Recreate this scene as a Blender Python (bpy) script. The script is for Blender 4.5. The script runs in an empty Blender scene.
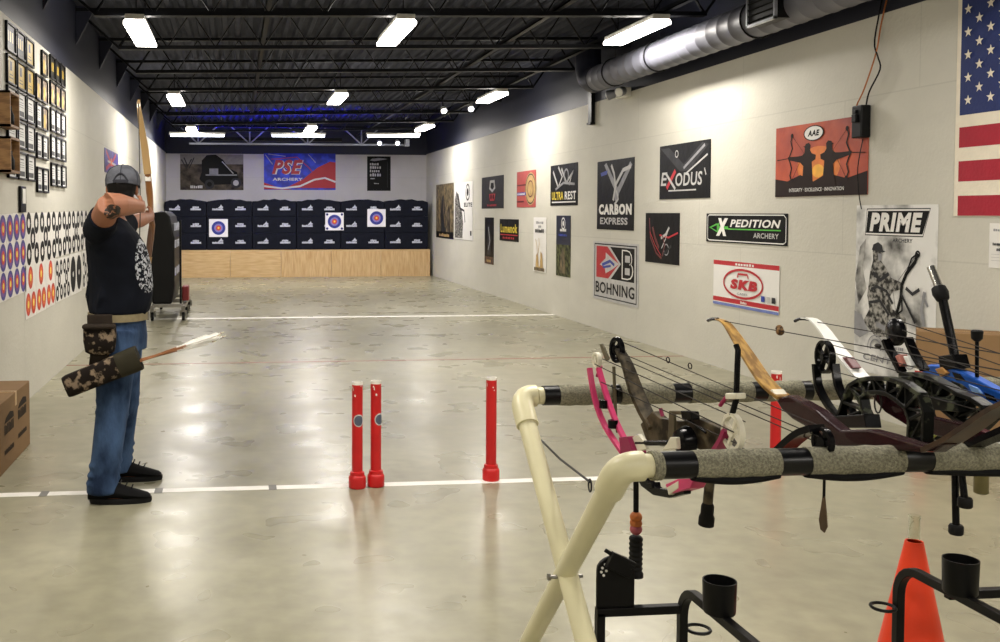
EXPOSURE = 0.0
LAMP_W, TUBE_W = 54.0, 22.0
LAMP, LAMP_C, TUBE, BLUE = 20.0, '#fff8ee', 9.0, 650.0
WALL_C, WALLF_C = '#c9c6ba', '#c9c6c4'
FLOOR_A, FLOOR_B = '#837f6b', '#9b977f'
NAVY_C, DECK_C, JOIST_C = '#1d2031', '#494b55', '#141519'
FOAM_C = '#10131f'
JEAN_A, JEAN_B = '#16243b', '#42597a'
import bpy, math, random
from mathutils import Vector, Matrix, noise as mnoise
random.seed(7)
S = bpy.context.scene
COL = S.collection
PI = math.pi
V = Vector

# ------------------------------------------------------------------ camera
FOC, CX, CY, EYE = 980.0, 335.0, 250.0, 1.55
YAW, PITCH = math.atan(99/FOC), math.atan(37/FOC)
FWD = V((math.sin(YAW)*math.cos(PITCH), math.cos(YAW)*math.cos(PITCH), -math.sin(PITCH)))
RGT = V((math.cos(YAW), -math.sin(YAW), 0))
UPV = RGT.cross(FWD)
CAM = V((0, 0, EYE))
cd = bpy.data.cameras.new('camera'); cam = bpy.data.objects.new('camera', cd); COL.objects.link(cam)
cam.matrix_world = Matrix(((RGT.x, UPV.x, -FWD.x, 0), (RGT.y, UPV.y, -FWD.y, 0), (RGT.z, UPV.z, -FWD.z, EYE), (0, 0, 0, 1)))
cd.sensor_fit = 'HORIZONTAL'; cd.sensor_width = 36; cd.lens = 36*FOC/1000
cd.shift_x = (500-CX)/1000; cd.shift_y = -(321-CY)/1000
cd.clip_start = 0.05; cd.clip_end = 200
S.camera = cam
S.view_settings.view_transform = 'Standard'; S.view_settings.look = 'None'
S.view_settings.exposure = EXPOSURE; S.view_settings.gamma = 1.0
S.view_settings.use_curve_mapping = False
pass
w = bpy.data.worlds.new('world'); S.world = w; w.use_nodes = True
w.node_tree.nodes['Background'].inputs[0].default_value = (0.02, 0.02, 0.025, 1)
w.node_tree.nodes['Background'].inputs[1].default_value = 0.3

def ray(px, py): return FWD + RGT*((px-CX)/FOC) - UPV*((py-CY)/FOC)
def at_y(px, py, Y):
    r = ray(px, py); return CAM + r*(Y/r.y)
def at_plane(px, py, xn, xf, yn=2.35, yf=3.3):
    """point where the sight line meets the upright plane through (xn,yn) and (xf,yf)"""
    k = (xf-xn)/(yf-yn); r = ray(px, py)
    return CAM + r*((xn-yn*k)/(r.x-k*r.y))

# ------------------------------------------------------------------ materials
def lin(h):
    if not isinstance(h, str): return tuple(h)
    h = h.lstrip('#'); o = []
    for i in (0, 2, 4):
        c = int(h[i:i+2], 16)/255
        o.append(c/12.92 if c <= 0.04045 else ((c+0.055)/1.055)**2.4)
    return tuple(o)
MATS = {}
def mat(name, col='#888888', rough=0.6, metal=0.0, var=0.12, scale=12.0, bump=0.0, bscale=None, emit=0.0, emitcol=None, spec=0.5, trans=0.0, col2=None, thr=None, coord='Object', coat=0.0, stretch=None, detail=4.0, ior=1.45):
    """procedural principled material: noise-mottled colour, optional second colour and bump"""
    if name in MATS: return MATS[name]
    m = bpy.data.materials.new(name); m.use_nodes = True
    nt = m.node_tree; N = nt.nodes; L = nt.links; b = N['Principled BSDF']
    c = lin(col)
    if spec == 0.5 and metal == 0 and max(c) < 0.03: spec = 0.16      # matt dark finishes
    b.inputs['Roughness'].default_value = rough; b.inputs['Metallic'].default_value = metal
    b.inputs['Specular IOR Level'].default_value = spec; b.inputs['IOR'].default_value = ior
    b.inputs['Transmission Weight'].default_value = trans; b.inputs['Coat Weight'].default_value = coat
    tc = N.new('ShaderNodeTexCoord'); src = tc.outputs[coord]
    if stretch:
        mp = N.new('ShaderNodeMapping'); mp.inputs['Scale'].default_value = stretch; L.new(src, mp.inputs['Vector']); src = mp.outputs['Vector']
    nz = N.new('ShaderNodeTexNoise'); nz.inputs['Scale'].default_value = scale; nz.inputs['Detail'].default_value = detail
    L.new(src, nz.inputs['Vector'])
    cr = N.new('ShaderNodeValToRGB'); e = cr.color_ramp.elements
    if col2 is not None:
        c2 = lin(col2); t = thr if thr else (0.42, 0.58)
        e[0].position = t[0]; e[1].position = t[1]
        e[0].color = (*c, 1); e[1].color = (*c2, 1)
    else:
        e[0].position = 0.3; e[1].position = 0.7
        e[0].color = (*[x*(1-var) for x in c], 1); e[1].color = (*[min(1, x*(1+var)) for x in c], 1)
    L.new(nz.outputs['Fac'], cr.inputs['Fac']); L.new(cr.outputs['Color'], b.inputs['Base Color'])
    if bump:
        n2 = N.new('ShaderNodeTexNoise'); n2.inputs['Scale'].default_value = bscale or scale*4; n2.inputs['Detail'].default_value = 3
        L.new(src, n2.inputs['Vector'])
        bp = N.new('ShaderNodeBump'); bp.inputs['Strength'].default_value = bump; bp.inputs['Distance'].default_value = 0.02
        L.new(n2.outputs['Fac'], bp.inputs['Height']); L.new(bp.outputs['Normal'], b.inputs['Normal'])
    if emit:
        b.inputs['Emission Color'].default_value = (*lin(emitcol or col), 1); b.inputs['Emission Strength'].default_value = emit
    MATS[name] = m
    return m

# ------------------------------------------------------------------ mesh builder
class MB:
    def __init__(s): s.v = []; s.f = []; s.m = []
    def add(s, vs, fs, mi=0):
        b = len(s.v); s.v += [tuple(p) for p in vs]
        for f in fs: s.f.append(tuple(b+i for i in f)); s.m.append(mi)
    def box(s, c, d, rot=None, mi=0, taper=1.0):
        c = V(c); hx, hy, hz = d[0]/2, d[1]/2, d[2]/2
        vs = []
        for z in (-1, 1):
            k = taper if z > 0 else 1
            for x, y in ((-1, -1), (1, -1), (1, 1), (-1, 1)):
                p = V((x*hx*k, y*hy*k, z*hz)); vs.append(c+(rot @ p if rot else p))
        s.add(vs, [(3, 2, 1, 0), (4, 5, 6, 7), (0, 1, 5, 4), (1, 2, 6, 5), (2, 3, 7, 6), (3, 0, 4, 7)], mi)
        return s
    def span(s, a, b, mi=0):
        """axis-aligned box from corner a to corner b"""
        return s.box([(a[i]+b[i])/2 for i in range(3)], [abs(a[i]-b[i]) for i in range(3)], None, mi)
    def sweep(s, path, prof, nrm=None, mi=0, closed=False, caps=True, scales=None):
        """profile (list of (a,b)) swept on a path; a runs along the side vector, b along the normal"""
        path = [V(p) for p in path]; n = len(path); rings = []
        T = []
        for i in range(n):
            if closed: t = path[(i+1) % n]-path[i-1]
            else: t = path[min(i+1, n-1)]-path[max(i-1, 0)]
            T.append(t.normalized() if t.length > 1e-9 else V((0, 0, 1)))
        if nrm is None:
            u = T[0].orthogonal().normalized()
        for i in range(n):
            if nrm is not None:
                a = V(nrm); a = (a-T[i]*a.dot(T[i])).normalized()
            else:
                u = (u-T[i]*u.dot(T[i]))
                u = u.normalized() if u.length > 1e-6 else T[i].orthogonal().normalized()
                a = u
            bb = T[i].cross(a)
            k = scales[i] if scales else 1.0
            if isinstance(k, (int, float)): k = (k, k)
            rings.append([path[i]+a*(p[0]*k[0])+bb*(p[1]*k[1]) for p in prof])
        m = len(prof); vs = [p for r in rings for p in r]; fs = []
        for i in range(n if closed else n-1):
            j = (i+1) % n
            for q in range(m):
                fs.append((i*m+q, i*m+(q+1) % m, j*m+(q+1) % m, j*m+q))
        if caps and not closed:
            fs.append(tuple(range(m-1, -1, -1))); fs.append(tuple((n-1)*m+q for q in range(m)))
        s.add(vs, fs, mi); return s
    def tube(s, path, r, n=10, mi=0, closed=False, caps=True):
        rs = r if isinstance(r, (list, tuple)) else None
        prof = [(math.cos(2*PI*i/n), math.sin(2*PI*i/n)) for i in range(n)]
        return s.sweep(path, prof, None, mi, closed, caps, rs if rs else [r]*len(path))
    def bar(s, a, b, w, h, nrm=(0, 0, 1), mi=0):
        return s.sweep([a, b], [(-w/2, -h/2), (w/2, -h/2), (w/2, h/2), (-w/2, h/2)], nrm, mi)
    def ribbon(s, path, width, thick, nrm, mi=0, scales=None):
        return s.sweep(path, [(-width/2, -thick/2), (width/2, -thick/2), (width/2, thick/2), (-width/2, thick/2)], nrm, mi, scales=scales)
    def lathe(s, prof, origin=(0, 0, 0), axis=(0, 0, 1), n=20, mi=0):
        """prof: list of (radius, height) revolved about an axis"""
        ax = V(axis).normalized(); u = ax.orthogonal().normalized(); w_ = ax.cross(u); o = V(origin)
        vs = []
        for r, h in prof:
            for i in range(n):
                a = 2*PI*i/n; vs.append(o+ax*h+(u*math.cos(a)+w_*math.sin(a))*max(r, 1e-5))
        fs = []
        for j in range(len(prof)-1):
            for i in range(n):
                fs.append((j*n+i, j*n+(i+1) % n, (j+1)*n+(i+1) % n, (j+1)*n+i))
        if prof[0][0] > 1e-4: fs.append(tuple(range(n-1, -1, -1)))
        if prof[-1][0] > 1e-4: fs.append(tuple((len(prof)-1)*n+i for i in range(n)))
        s.add(vs, fs, mi); return s
    def plate(s, pts, nrm, t, mi=0):
        """flat outline (3D points) given a thickness along nrm"""
        d = V(nrm).normalized()*(t/2); n = len(pts); pts = [V(p) for p in pts]
        vs = [p-d for p in pts]+[p+d for p in pts]
        fs = [tuple(range(n-1, -1, -1)), tuple(range(n, 2*n))]+[(i, (i+1) % n, n+(i+1) % n, n+i) for i in range(n)]
        s.add(vs, fs, mi); return s
    def ell(s, c, r, rot=None, n=14, m=9, mi=0):
        c = V(c); vs = []; fs = []
        for j in range(m+1):
            a = -PI/2+PI*j/m
            for i in range(n):
                b = 2*PI*i/n
                p = V((r[0]*math.cos(a)*math.cos(b), r[1]*math.cos(a)*math.sin(b), r[2]*math.sin(a)))
                vs.append(c+(rot @ p if rot else p))
        for j in range(m):
            for i in range(n): fs.append((j*n+i, j*n+(i+1) % n, (j+1)*n+(i+1) % n, (j+1)*n+i))
        s.add(vs, fs, mi); return s
    def loft(s, rings, n=20, mi=0):
        """rings: (z, cx, cy, rx, ry[, power]) stacked ellipses"""
        vs = []; fs = []
        for R in rings:
            z, cx, cy, rx, ry = R[:5]; pw = R[5] if len(R) > 5 else 1.0
            for i in range(n):
                a = 2*PI*i/n; c_, s_ = math.cos(a), math.sin(a)
                vs.append((cx+rx*math.copysign(abs(c_)**pw, c_), cy+ry*math.copysign(abs(s_)**pw, s_), z))
        for j in range(len(rings)-1):
            for i in range(n): fs.append((j*n+i, j*n+(i+1) % n, (j+1)*n+(i+1) % n, (j+1)*n+i))
        fs.append(tuple(range(n-1, -1, -1))); fs.append(tuple((len(rings)-1)*n+i for i in range(n)))
        s.add(vs, fs, mi); return s
    def wheel(s, c, axis, r, r2=None, tk=0.012, rim=0.006, spokes=5, up=(0, 0, 1), mi=0):
        """a spoked cam or pulley: rim, hub and spokes; r2 makes it oval"""
        ax = V(axis).normalized(); u = (V(up)-ax*V(up).dot(ax)).normalized(); w_ = ax.cross(u); c = V(c); r2 = r2 or r
        P = [c+u*(r*math.cos(2*PI*i/22))+w_*(r2*math.sin(2*PI*i/22)) for i in range(22)]
        s.sweep(P, [(-tk/2, -rim/2), (tk/2, -rim/2), (tk/2, rim/2), (-tk/2, rim/2)], ax, mi, closed=True)
        s.lathe([(rim*1.5, -tk*.6), (rim*1.5, tk*.6)], c, ax, 10, mi)
        for i in range(spokes):
            a = 2*PI*(i+.3)/spokes
            s.bar(c, c+u*(r*math.cos(a))+w_*(r2*math.sin(a)), tk*.7, rim*.9, ax, mi)
        return s
    def build(s, name, mats, parent=None, bevel=0.0, smooth=38, loc=None):
        me = bpy.data.meshes.new(name); me.from_pydata(s.v, [], s.f)
        for m in (mats if isinstance(mats, (list, tuple)) else [mats]): me.materials.append(m)
        me.polygons.foreach_set('material_index', s.m)
        me.polygons.foreach_set('use_smooth', [smooth > 0]*len(s.f)); me.update()
        if smooth > 0: me.set_sharp_from_angle(angle=math.radians(smooth))
        o = bpy.data.objects.new(name, me); COL.objects.link(o)
        if parent: o.parent = parent
        if loc: o.location = loc
        if bevel:
            b = o.modifiers.new('bevel', 'BEVEL'); b.width = bevel; b.segments = 2; b.limit_method = 'ANGLE'; b.angle_limit = math.radians(40)
        return o

def tag(o, label=None, cat=None, group=None, kind=None):
    if label: o['label'] = label
    if cat: o['category'] = cat
    if group: o['group'] = group
    if kind: o['kind'] = kind
    return o
def thing(name, label, cat, loc=(0, 0, 0), rz=0, group=None):
    o = bpy.data.objects.new(name, None); COL.objects.link(o); o.empty_display_size = 0.1
    o.location = loc; o.rotation_euler = (0, 0, rz)
    return tag(o, label, cat, group)
def struct(o): o['kind'] = 'structure'; return o
def dup(root, loc=None, label=None, rot=None):
    r = root.copy(); COL.objects.link(r)
    if loc is not None: r.location = loc
    if rot is not None: r.rotation_euler = rot
    if label: r['label'] = label
    for ch in list(root.children):
        c = ch.copy(); COL.objects.link(c); c.parent = r
        for g in list(ch.children):
            d = g.copy(); COL.objects.link(d); d.parent = c
    return r
ORD = ['first', 'second', 'third', 'fourth', 'fifth', 'sixth', 'seventh', 'eighth', 'ninth', 'tenth']

# lettering: a font curve turned into flat triangles, normalised to a 1 x 1 box
_TX = {}
def letters(txt, bold=0.0, shear=0.0):
    k = (txt, bold, shear)
    if k not in _TX:
        cu = bpy.data.curves.new('lettering', 'FONT'); cu.body = txt; cu.size = 1; cu.offset = bold; cu.shear = shear; cu.resolution_u = 3
        cu.space_character = 1.0+bold*3
        o = bpy.data.objects.new('lettering', cu); COL.objects.link(o)
        bpy.context.view_layer.update()
        me = o.evaluated_get(bpy.context.evaluated_depsgraph_get()).to_mesh()
        vs = [(v.co.x, v.co.y) for v in me.vertices]; fs = [tuple(p.vertices) for p in me.polygons]
        COL.objects.unlink(o); bpy.data.objects.remove(o); bpy.data.curves.remove(cu)
        x0, x1 = min(v[0] for v in vs), max(v[0] for v in vs); y0, y1 = min(v[1] for v in vs), max(v[1] for v in vs)
        _TX[k] = ([((x-x0)/(x1-x0), (y-y0)/(y1-y0)) for x, y in vs], fs)
    return _TX[k]

class Print:
    """a printed sheet: backing slab plus printed shapes lying on its face, in sheet metres (u across, v up)"""
    def __init__(s, W, H, base, tk=0.004, wave=0.0):
        s.W, s.H, s.tk = W, H, tk; s.mats = [base]; s.mb = MB(); s.lv = 0; s.op = 0
        s.mb.span((0, 0, 0), (W, H, tk)); s.wave = wave
    def mi(s, m):
        if m not in s.mats: s.mats.append(m)
        return s.mats.index(m)
    def z(s): s.op += 1; return s.tk+0.0003*s.op
    def up(s): s.lv += 1; return s
    def poly(s, pts, m, frac=True):
        k = (s.W, s.H) if frac else (1, 1); z = s.z()
        vs = [(p[0]*k[0], p[1]*k[1], z) for p in pts]
        a = sum(vs[i-1][0]*vs[i][1]-vs[i][0]*vs[i-1][1] for i in range(len(vs)))
        if a < 0: vs.reverse()
        s.mb.add(vs, [tuple(range(len(vs)))], s.mi(m)); return s
    def rect(s, x0, y0, x1, y1, m): return s.poly([(x0, y0), (x1, y0), (x1, y1), (x0, y1)], m)
    def line(s, pts, wd, m):
        """stroke of width wd metres through fractional points"""
        P = [V((p[0]*s.W, p[1]*s.H)) for p in pts]; A, B = [], []
        for i in range(len(P)):
            t = (P[min(i+1, len(P)-1)]-P[max(i-1, 0)]); t = t.normalized() if t.length > 0 else V((1, 0)); nn = V((-t.y, t.x))*wd/2
            A.append(P[i]+nn); B.append(P[i]-nn)
        z = s.z(); n = len(P); vs = [(p.x, p.y, z) for p in B+A]
        s.mb.add(vs, [(i, i+1, n+i+1, n+i) for i in range(n-1)], s.mi(m)); return s
    def disc(s, cx, cy, r, m, ry=None, n=28):
        """centre fractional, radius in metres"""
        ry = ry or r
        return s.poly([(cx*s.W+r*math.cos(2*PI*i/n), cy*s.H+ry*math.sin(2*PI*i/n)) for i in range(n)], m, False)
    def ring(s, cx, cy, r, wd, m, ry=None, n=32):
        ry = ry or r
        return s.line([((cx*s.W+r*math.cos(2*PI*i/n))/s.W, (cy*s.H+ry*math.sin(2*PI*i/n))/s.H) for i in range(n+1)], wd, m)
    def text(s, t, x0, y0, x1, y1, m, bold=0.02, shear=0.0):
        vs, fs = letters(t, bold, shear); z = s.z()
        s.mb.add([((x0+x*(x1-x0))*s.W, (y0+y*(y1-y0))*s.H, z) for x, y in vs], fs, s.mi(m)); return s
    def scrib(s, x0, y0, x1, y1, m, n=7):
        # a line of print too small to read: short blocks of uneven width
        rnd = random.Random(int((x0*31+y0*17+s.W*7)*1000)); x = x0; st = (x1-x0)/n
        for i in range(n):
            w_ = st*rnd.uniform(.55, .85); h = rnd.uniform(.7, 1.0)
            s.rect(x, y0, x+w_, y0+(y1-y0)*h, m); x += st
        return s
    def place(s, name, label, cat, wall, a, b, group=None, off=0.003, at=None):
        """wall 'R': a = far Y, b = bottom z; 'L': a = near Y; 'F': a = left X"""
        if s.wave:
            # cut the sheet into strips so that the cloth can ripple
            pass
        o = s.mb.build(name, s.mats, smooth=0)
        if wall == 'R': M_ = Matrix(((0, 0, -1, XR-off), (-1, 0, 0, a), (0, 1, 0, b), (0, 0, 0, 1)))
        elif wall == 'L': M_ = Matrix(((0, 0, 1, XL+off), (1, 0, 0, a), (0, 1, 0, b), (0, 0, 0, 1)))
        else: M_ = Matrix(((1, 0, 0, a), (0, 0, -1, (at if at is not None else YF)-off), (0, 1, 0, b), (0, 0, 0, 1)))
        o.matrix_world = M_
        return tag(o, label, cat, group)
XL, XR, YF, YB = -1.72, 4.82, 24.6, -5.0
ZW = 3.04          # top of the pale wall
TILT = 0.02        # roof slopes up towards the duct side
def roof(z, x): return z+TILT*(x-0.5)
# ------------------------------------------------------------------ the shell
def wall_material(name, c1, seam=True, rough=0.62):
    m = bpy.data.materials.new(name); m.use_nodes = True; nt = m.node_tree; N = nt.nodes; L = nt.links; b = N['Principled BSDF']
    b.inputs['Roughness'].default_value = rough; b.inputs['Specular IOR Level'].default_value = 0.35
    g = N.new('ShaderNodeNewGeometry'); sx = N.new('ShaderNodeSeparateXYZ'); L.new(g.outputs['Position'], sx.inputs[0])
    ad = N.new('ShaderNodeMath'); ad.operation = 'ADD'; L.new(sx.outputs['X'], ad.inputs[0]); L.new(sx.outputs['Y'], ad.inputs[1])
    cb = N.new('ShaderNodeCombineXYZ'); L.new(ad.outputs[0], cb.inputs['X']); L.new(sx.outputs['Z'], cb.inputs['Y'])
    br = N.new('ShaderNodeTexBrick'); br.offset = 0.35
    br.inputs['Scale'].default_value = 1.0; br.inputs['Brick Width'].default_value = 2.44; br.inputs['Row Height'].default_value = 1.22
    br.inputs['Mortar Size'].default_value = 0.006 if seam else 0.0; br.inputs['Mortar Smooth'].default_value = 0.4
    c = lin(c1)
    br.inputs['Color1'].default_value = (*c, 1); br.inputs['Color2'].default_value = (*[x*0.975 for x in c], 1); br.inputs['Mortar'].default_value = (*[x*0.88 for x in c], 1)
    L.new(cb.outputs[0], br.inputs['Vector'])
    nz = N.new('ShaderNodeTexNoise'); nz.inputs['Scale'].default_value = 1.6; nz.inputs['Detail'].default_value = 8; nz.inputs['Roughness'].default_value = 0.65
    mp = N.new('ShaderNodeMapping'); mp.inputs['Scale'].default_value = (1, 0.6, 1.0); L.new(g.outputs['Position'], mp.inputs[0]); L.new(mp.outputs[0], nz.inputs['Vector'])
    mr = N.new('ShaderNodeMapRange'); mr.inputs['From Min'].default_value = 0.3; mr.inputs['From Max'].default_value = 0.7; mr.inputs['To Min'].default_value = 0.93; mr.inputs['To Max'].default_value = 1.05
    L.new(nz.outputs['Fac'], mr.inputs['Value'])
    mx = N.new('ShaderNodeMix'); mx.data_type = 'RGBA'; mx.blend_type = 'MULTIPLY'; mx.inputs[0].default_value = 1
    L.new(br.outputs['Color'], mx.inputs[6]); L.new(mr.outputs[0], mx.inputs[7]); L.new(mx.outputs[2], b.inputs['Base Color'])
    bp = N.new('ShaderNodeBump'); bp.inputs['Strength'].default_value = 0.25; bp.inputs['Distance'].default_value = 0.01
    n2 = N.new('ShaderNodeTexNoise'); n2.inputs['Scale'].default_value = 35; n2.inputs['Detail'].default_value = 4; L.new(g.outputs['Position'], n2.inputs['Vector'])
    L.new(n2.outputs['Fac'], bp.inputs['Height']); L.new(bp.outputs['Normal'], b.inputs['Normal'])
    return m
def floor_material():
    m = bpy.data.materials.new('polished_concrete'); m.use_nodes = True; nt = m.node_tree; N = nt.nodes; L = nt.links; b = N['Principled BSDF']
    g = N.new('ShaderNodeNewGeometry')
    n1 = N.new('ShaderNodeTexNoise'); n1.inputs['Scale'].default_value = 0.9; n1.inputs['Detail'].default_value = 3; n1.inputs['Roughness'].default_value = 0.5; n1.inputs['Distortion'].default_value = 0.2
    L.new(g.outputs['Position'], n1.inputs['Vector'])
    cr = N.new('ShaderNodeValToRGB'); e = cr.color_ramp.elements
    e[0].position = 0.15; e[1].position = 0.85; e[0].color = (*lin(FLOOR_A), 1); e[1].color = (*lin(FLOOR_B), 1)
    L.new(n1.outputs['Fac'], cr.inputs['Fac'])
    n3 = N.new('ShaderNodeTexNoise'); n3.inputs['Scale'].default_value = 9; n3.inputs['Detail'].default_value = 2; L.new(g.outputs['Position'], n3.inputs['Vector'])
    mr = N.new('ShaderNodeMapRange'); mr.inputs['From Min'].default_value = 0.3; mr.inputs['From Max'].default_value = 0.7; mr.inputs['To Min'].default_value = 0.88; mr.inputs['To Max'].default_value = 1.1
    L.new(n3.outputs['Fac'], mr.inputs['Value'])
    mx = N.new('ShaderNodeMix'); mx.data_type = 'RGBA'; mx.blend_type = 'MULTIPLY'; mx.inputs[0].default_value = 1
    L.new(cr.outputs[0], mx.inputs[6]); L.new(mr.outputs[0], mx.inputs[7]); L.new(mx.outputs[2], b.inputs['Base Color'])
    n2 = N.new('ShaderNodeTexNoise'); n2.inputs['Scale'].default_value = 2.5; n2.inputs['Detail'].default_value = 2; L.new(g.outputs['Position'], n2.inputs['Vector'])
    r2 = N.new('ShaderNodeMapRange'); r2.inputs['From Min'].default_value = 0.3; r2.inputs['From Max'].default_value = 0.7; r2.inputs['To Min'].default_value = 0.24; r2.inputs['To Max'].default_value = 0.38
    L.new(n2.outputs['Fac'], r2.inputs['Value']); L.new(r2.outputs[0], b.inputs['Roughness'])
    b.inputs['Specular IOR Level'].default_value = 0.5
    n4 = N.new('ShaderNodeTexNoise'); n4.inputs['Scale'].default_value = 11; n4.inputs['Detail'].default_value = 3; L.new(g.outputs['Position'], n4.inputs['Vector'])
    bp = N.new('ShaderNodeBump'); bp.inputs['Strength'].default_value = 0.09; bp.inputs['Distance'].default_value = 0.01
    L.new(n4.outputs['Fac'], bp.inputs['Height']); L.new(bp.outputs['Normal'], b.inputs['Normal'])
    return m
M_wall = wall_material('pale_wall_paint', WALL_C)
M_wallF = wall_material('pale_far_wall_paint', WALLF_C)
M_navy = mat('dark_navy_paint', NAVY_C, 0.55, var=0.08, scale=2)
M_deck = mat('dark_deck_paint', DECK_C, 0.85, var=0.1, scale=3, spec=.08)
M_steel = mat('dark_joist_paint', JOIST_C, 0.45, var=0.1, scale=6)
M_black = mat('black_metal', '#09090a', 0.42, var=.1, spec=.25)
M_plastic = mat('black_plastic', '#0a0a0b', 0.45, var=.08, spec=.25)
M_white = mat('white_paint', '#e6e4de', 0.5, var=0.04)
ZC = 3.95
struct(MB().span((XL-.15, YB-.15, -.12), (XR+.15, YF+.15, 0)).build('floor', floor_material(), smooth=0))
struct(MB().span((XL-.15, YB, 0), (XL, YF, ZW)).build('wall_left', M_wall, smooth=0))
struct(MB().span((XR, YB, 0), (XR+.15, YF, ZW)).build('wall_right', M_wall, smooth=0))
struct(MB().span((XL-.15, YF, 0), (XR+.15, YF+.15, ZW-.02)).build('wall_far', M_wallF, smooth=0))
struct(MB().span((XL-.15, YB-.15, 0), (XR+.15, YB, ZC+.25)).build('wall_near', M_wall, smooth=0))
struct(MB().span((XL-.15, YB, ZW), (XL-.01, YF, ZC+.2)).build('wall_left_upper', M_navy, smooth=0))
struct(MB().span((XR+.01, YB, ZW), (XR+.15, YF, ZC+.2)).build('wall_right_upper', M_navy, smooth=0))
struct(MB().span((XL-.15, YF+.0, ZW-.02), (XR+.15, YF+.15, ZC+.2)).build('wall_far_upper', M_navy, smooth=0))
# corrugated roof deck, ribs running down the room
mb = MB(); xs = []; x = XL-.1
prof = []
while x < XR+.1:
    prof += [(x, 0), (x+.05, 0), (x+.072, .04), (x+.13, .04)]; x += .152
vs = []; n = len(prof)
for Y in (YB, YF):
    for (px_, pz_) in prof: vs.append((px_, Y, roof(3.84, px_)+pz_))
for (px_, pz_) in prof: vs.append((px_, YB, roof(3.84, px_)+.1))
for (px_, pz_) in prof: vs.append((px_, YF, roof(3.84, px_)+.1))
fs = [(i, i+1, n+i+1, n+i) for i in range(n-1)]+[(2*n+i, 3*n+i, 3*n+i+1, 2*n+i+1) for i in range(n-1)]
mb.add(vs, fs); struct(mb.build('ceiling', M_deck, smooth=0))

# painted floor lines (part of the floor)
M_line = mat('white_line_paint', '#e9e6df', 0.45, var=0.06)
M_red_line = mat('thin_red_line_paint', '#8a3b34', 0.45, var=0.1)
struct(MB().span((XL, 5.452, 0), (XR, 5.528, .0012)).build('trim_1', M_line, smooth=0))
struct(MB().span((XL, 14.42, 0), (XR, 14.56, .0012)).build('trim_2', M_line, smooth=0))
struct(MB().span((XL, 10.13, 0), (XR, 10.16, .0012)).build('trim_3', M_red_line, smooth=0))
M_tape = mat('grey_tape', '#6d6b66', 0.5)
for k, (x, nm) in enumerate([(-1.06, 'beside the cardboard carton'), (-0.435, 'in front of the archer'), (0.2, 'between the archer and the red posts')]):
    o = MB().span((x-.022, 5.44, .0013), (x+.022, 5.54, .002)).build('tape_mark', M_tape, smooth=0)
    tag(o, 'grey tape mark across the white shooting line, '+nm, 'tape', 'tape marks on the shooting line')

# ------------------------------------------------------------------ roof joists
NJ = [22.0-1.835*i for i in range(10)]          # far to near
jw = thing('roof_joist', 'dark open-web steel roof joist', 'joist', (0, NJ[0], 0), group='steel roof joists')
A, B = XL+.0, XR-.0
def jp(x, z): return (x, 0, roof(z, x))
mb = MB()
for sy in (-.022, .022):
    mb.sweep([(A, sy, roof(3.80, A)), (B, sy, roof(3.80, B))], [(-.018, -.018), (.018, -.018), (.018, .018), (-.018, .018)], (0, 1, 0))
mb.build('top_chord', M_steel, jw, smooth=0)
mb = MB()
for sy in (-.024, .024):
    mb.sweep([(A+.45, sy, roof(3.39, A+.45)), (B-.3, sy, roof(3.39, B-.3))], [(-.022, -.02), (.022, -.02), (.022, .02), (-.022, .02)], (0, 1, 0))
mb.build('bottom_chord', M_steel, jw, smooth=0)
mb = MB(); npan = 11; w0 = (B-A-.75)/npan
xx = A+.45; P = []
for i in range(npan+1):
    P.append(jp(xx+i*w0, 3.395))
    if i < npan: P.append(jp(xx+(i+.5)*w0, 3.79))
mb.tube(P, .016, 6)
mb.tube([jp(A+.02, 3.79), jp(A+.45, 3.395)], .014, 6); mb.tube([jp(B-.02, 3.79), jp(B-.3, 3.395)], .014, 6)
mb.build('web', M_steel, jw)
mb = MB()
mb.plate([(A-.005, 0, 3.80), (A+.2, 0, 3.78), (A-.005, 0, 3.38)], (0, 1, 0), .05)  # triangular plate put in for the wedge of shade below the joist end
mb.build('joist_end_shade', M_navy, jw, smooth=0)
JN = ['next to the targets']+[ORD[i]+' from the target wall' for i in range(1, 10)]
jw['label'] = 'dark open-web steel roof joist '+JN[0]
for i in range(1, 9): dup(jw, (0, NJ[i], 0), 'dark open-web steel roof joist, '+JN[i])
# long bridging angles under the deck
for x, z, nm in ((0.34, 3.66, 'above the archer side of the room'), (3.05, 3.42, 'over the duct side of the room'), (4.15, 3.42, 'close beside the duct-side wall')):
    o = MB().span((x-.03, 2, roof(z, x)), (x+.03, YF-.1, roof(z, x)+.012)).span((x-.03, 2, roof(z, x)), (x-.02, YF-.1, roof(z, x)+.045)).build('bridging_angle', M_steel, smooth=0)
    tag(o, 'long steel bridging angle running down the roof '+nm, 'steel angle', 'roof bridging angles')

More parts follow.
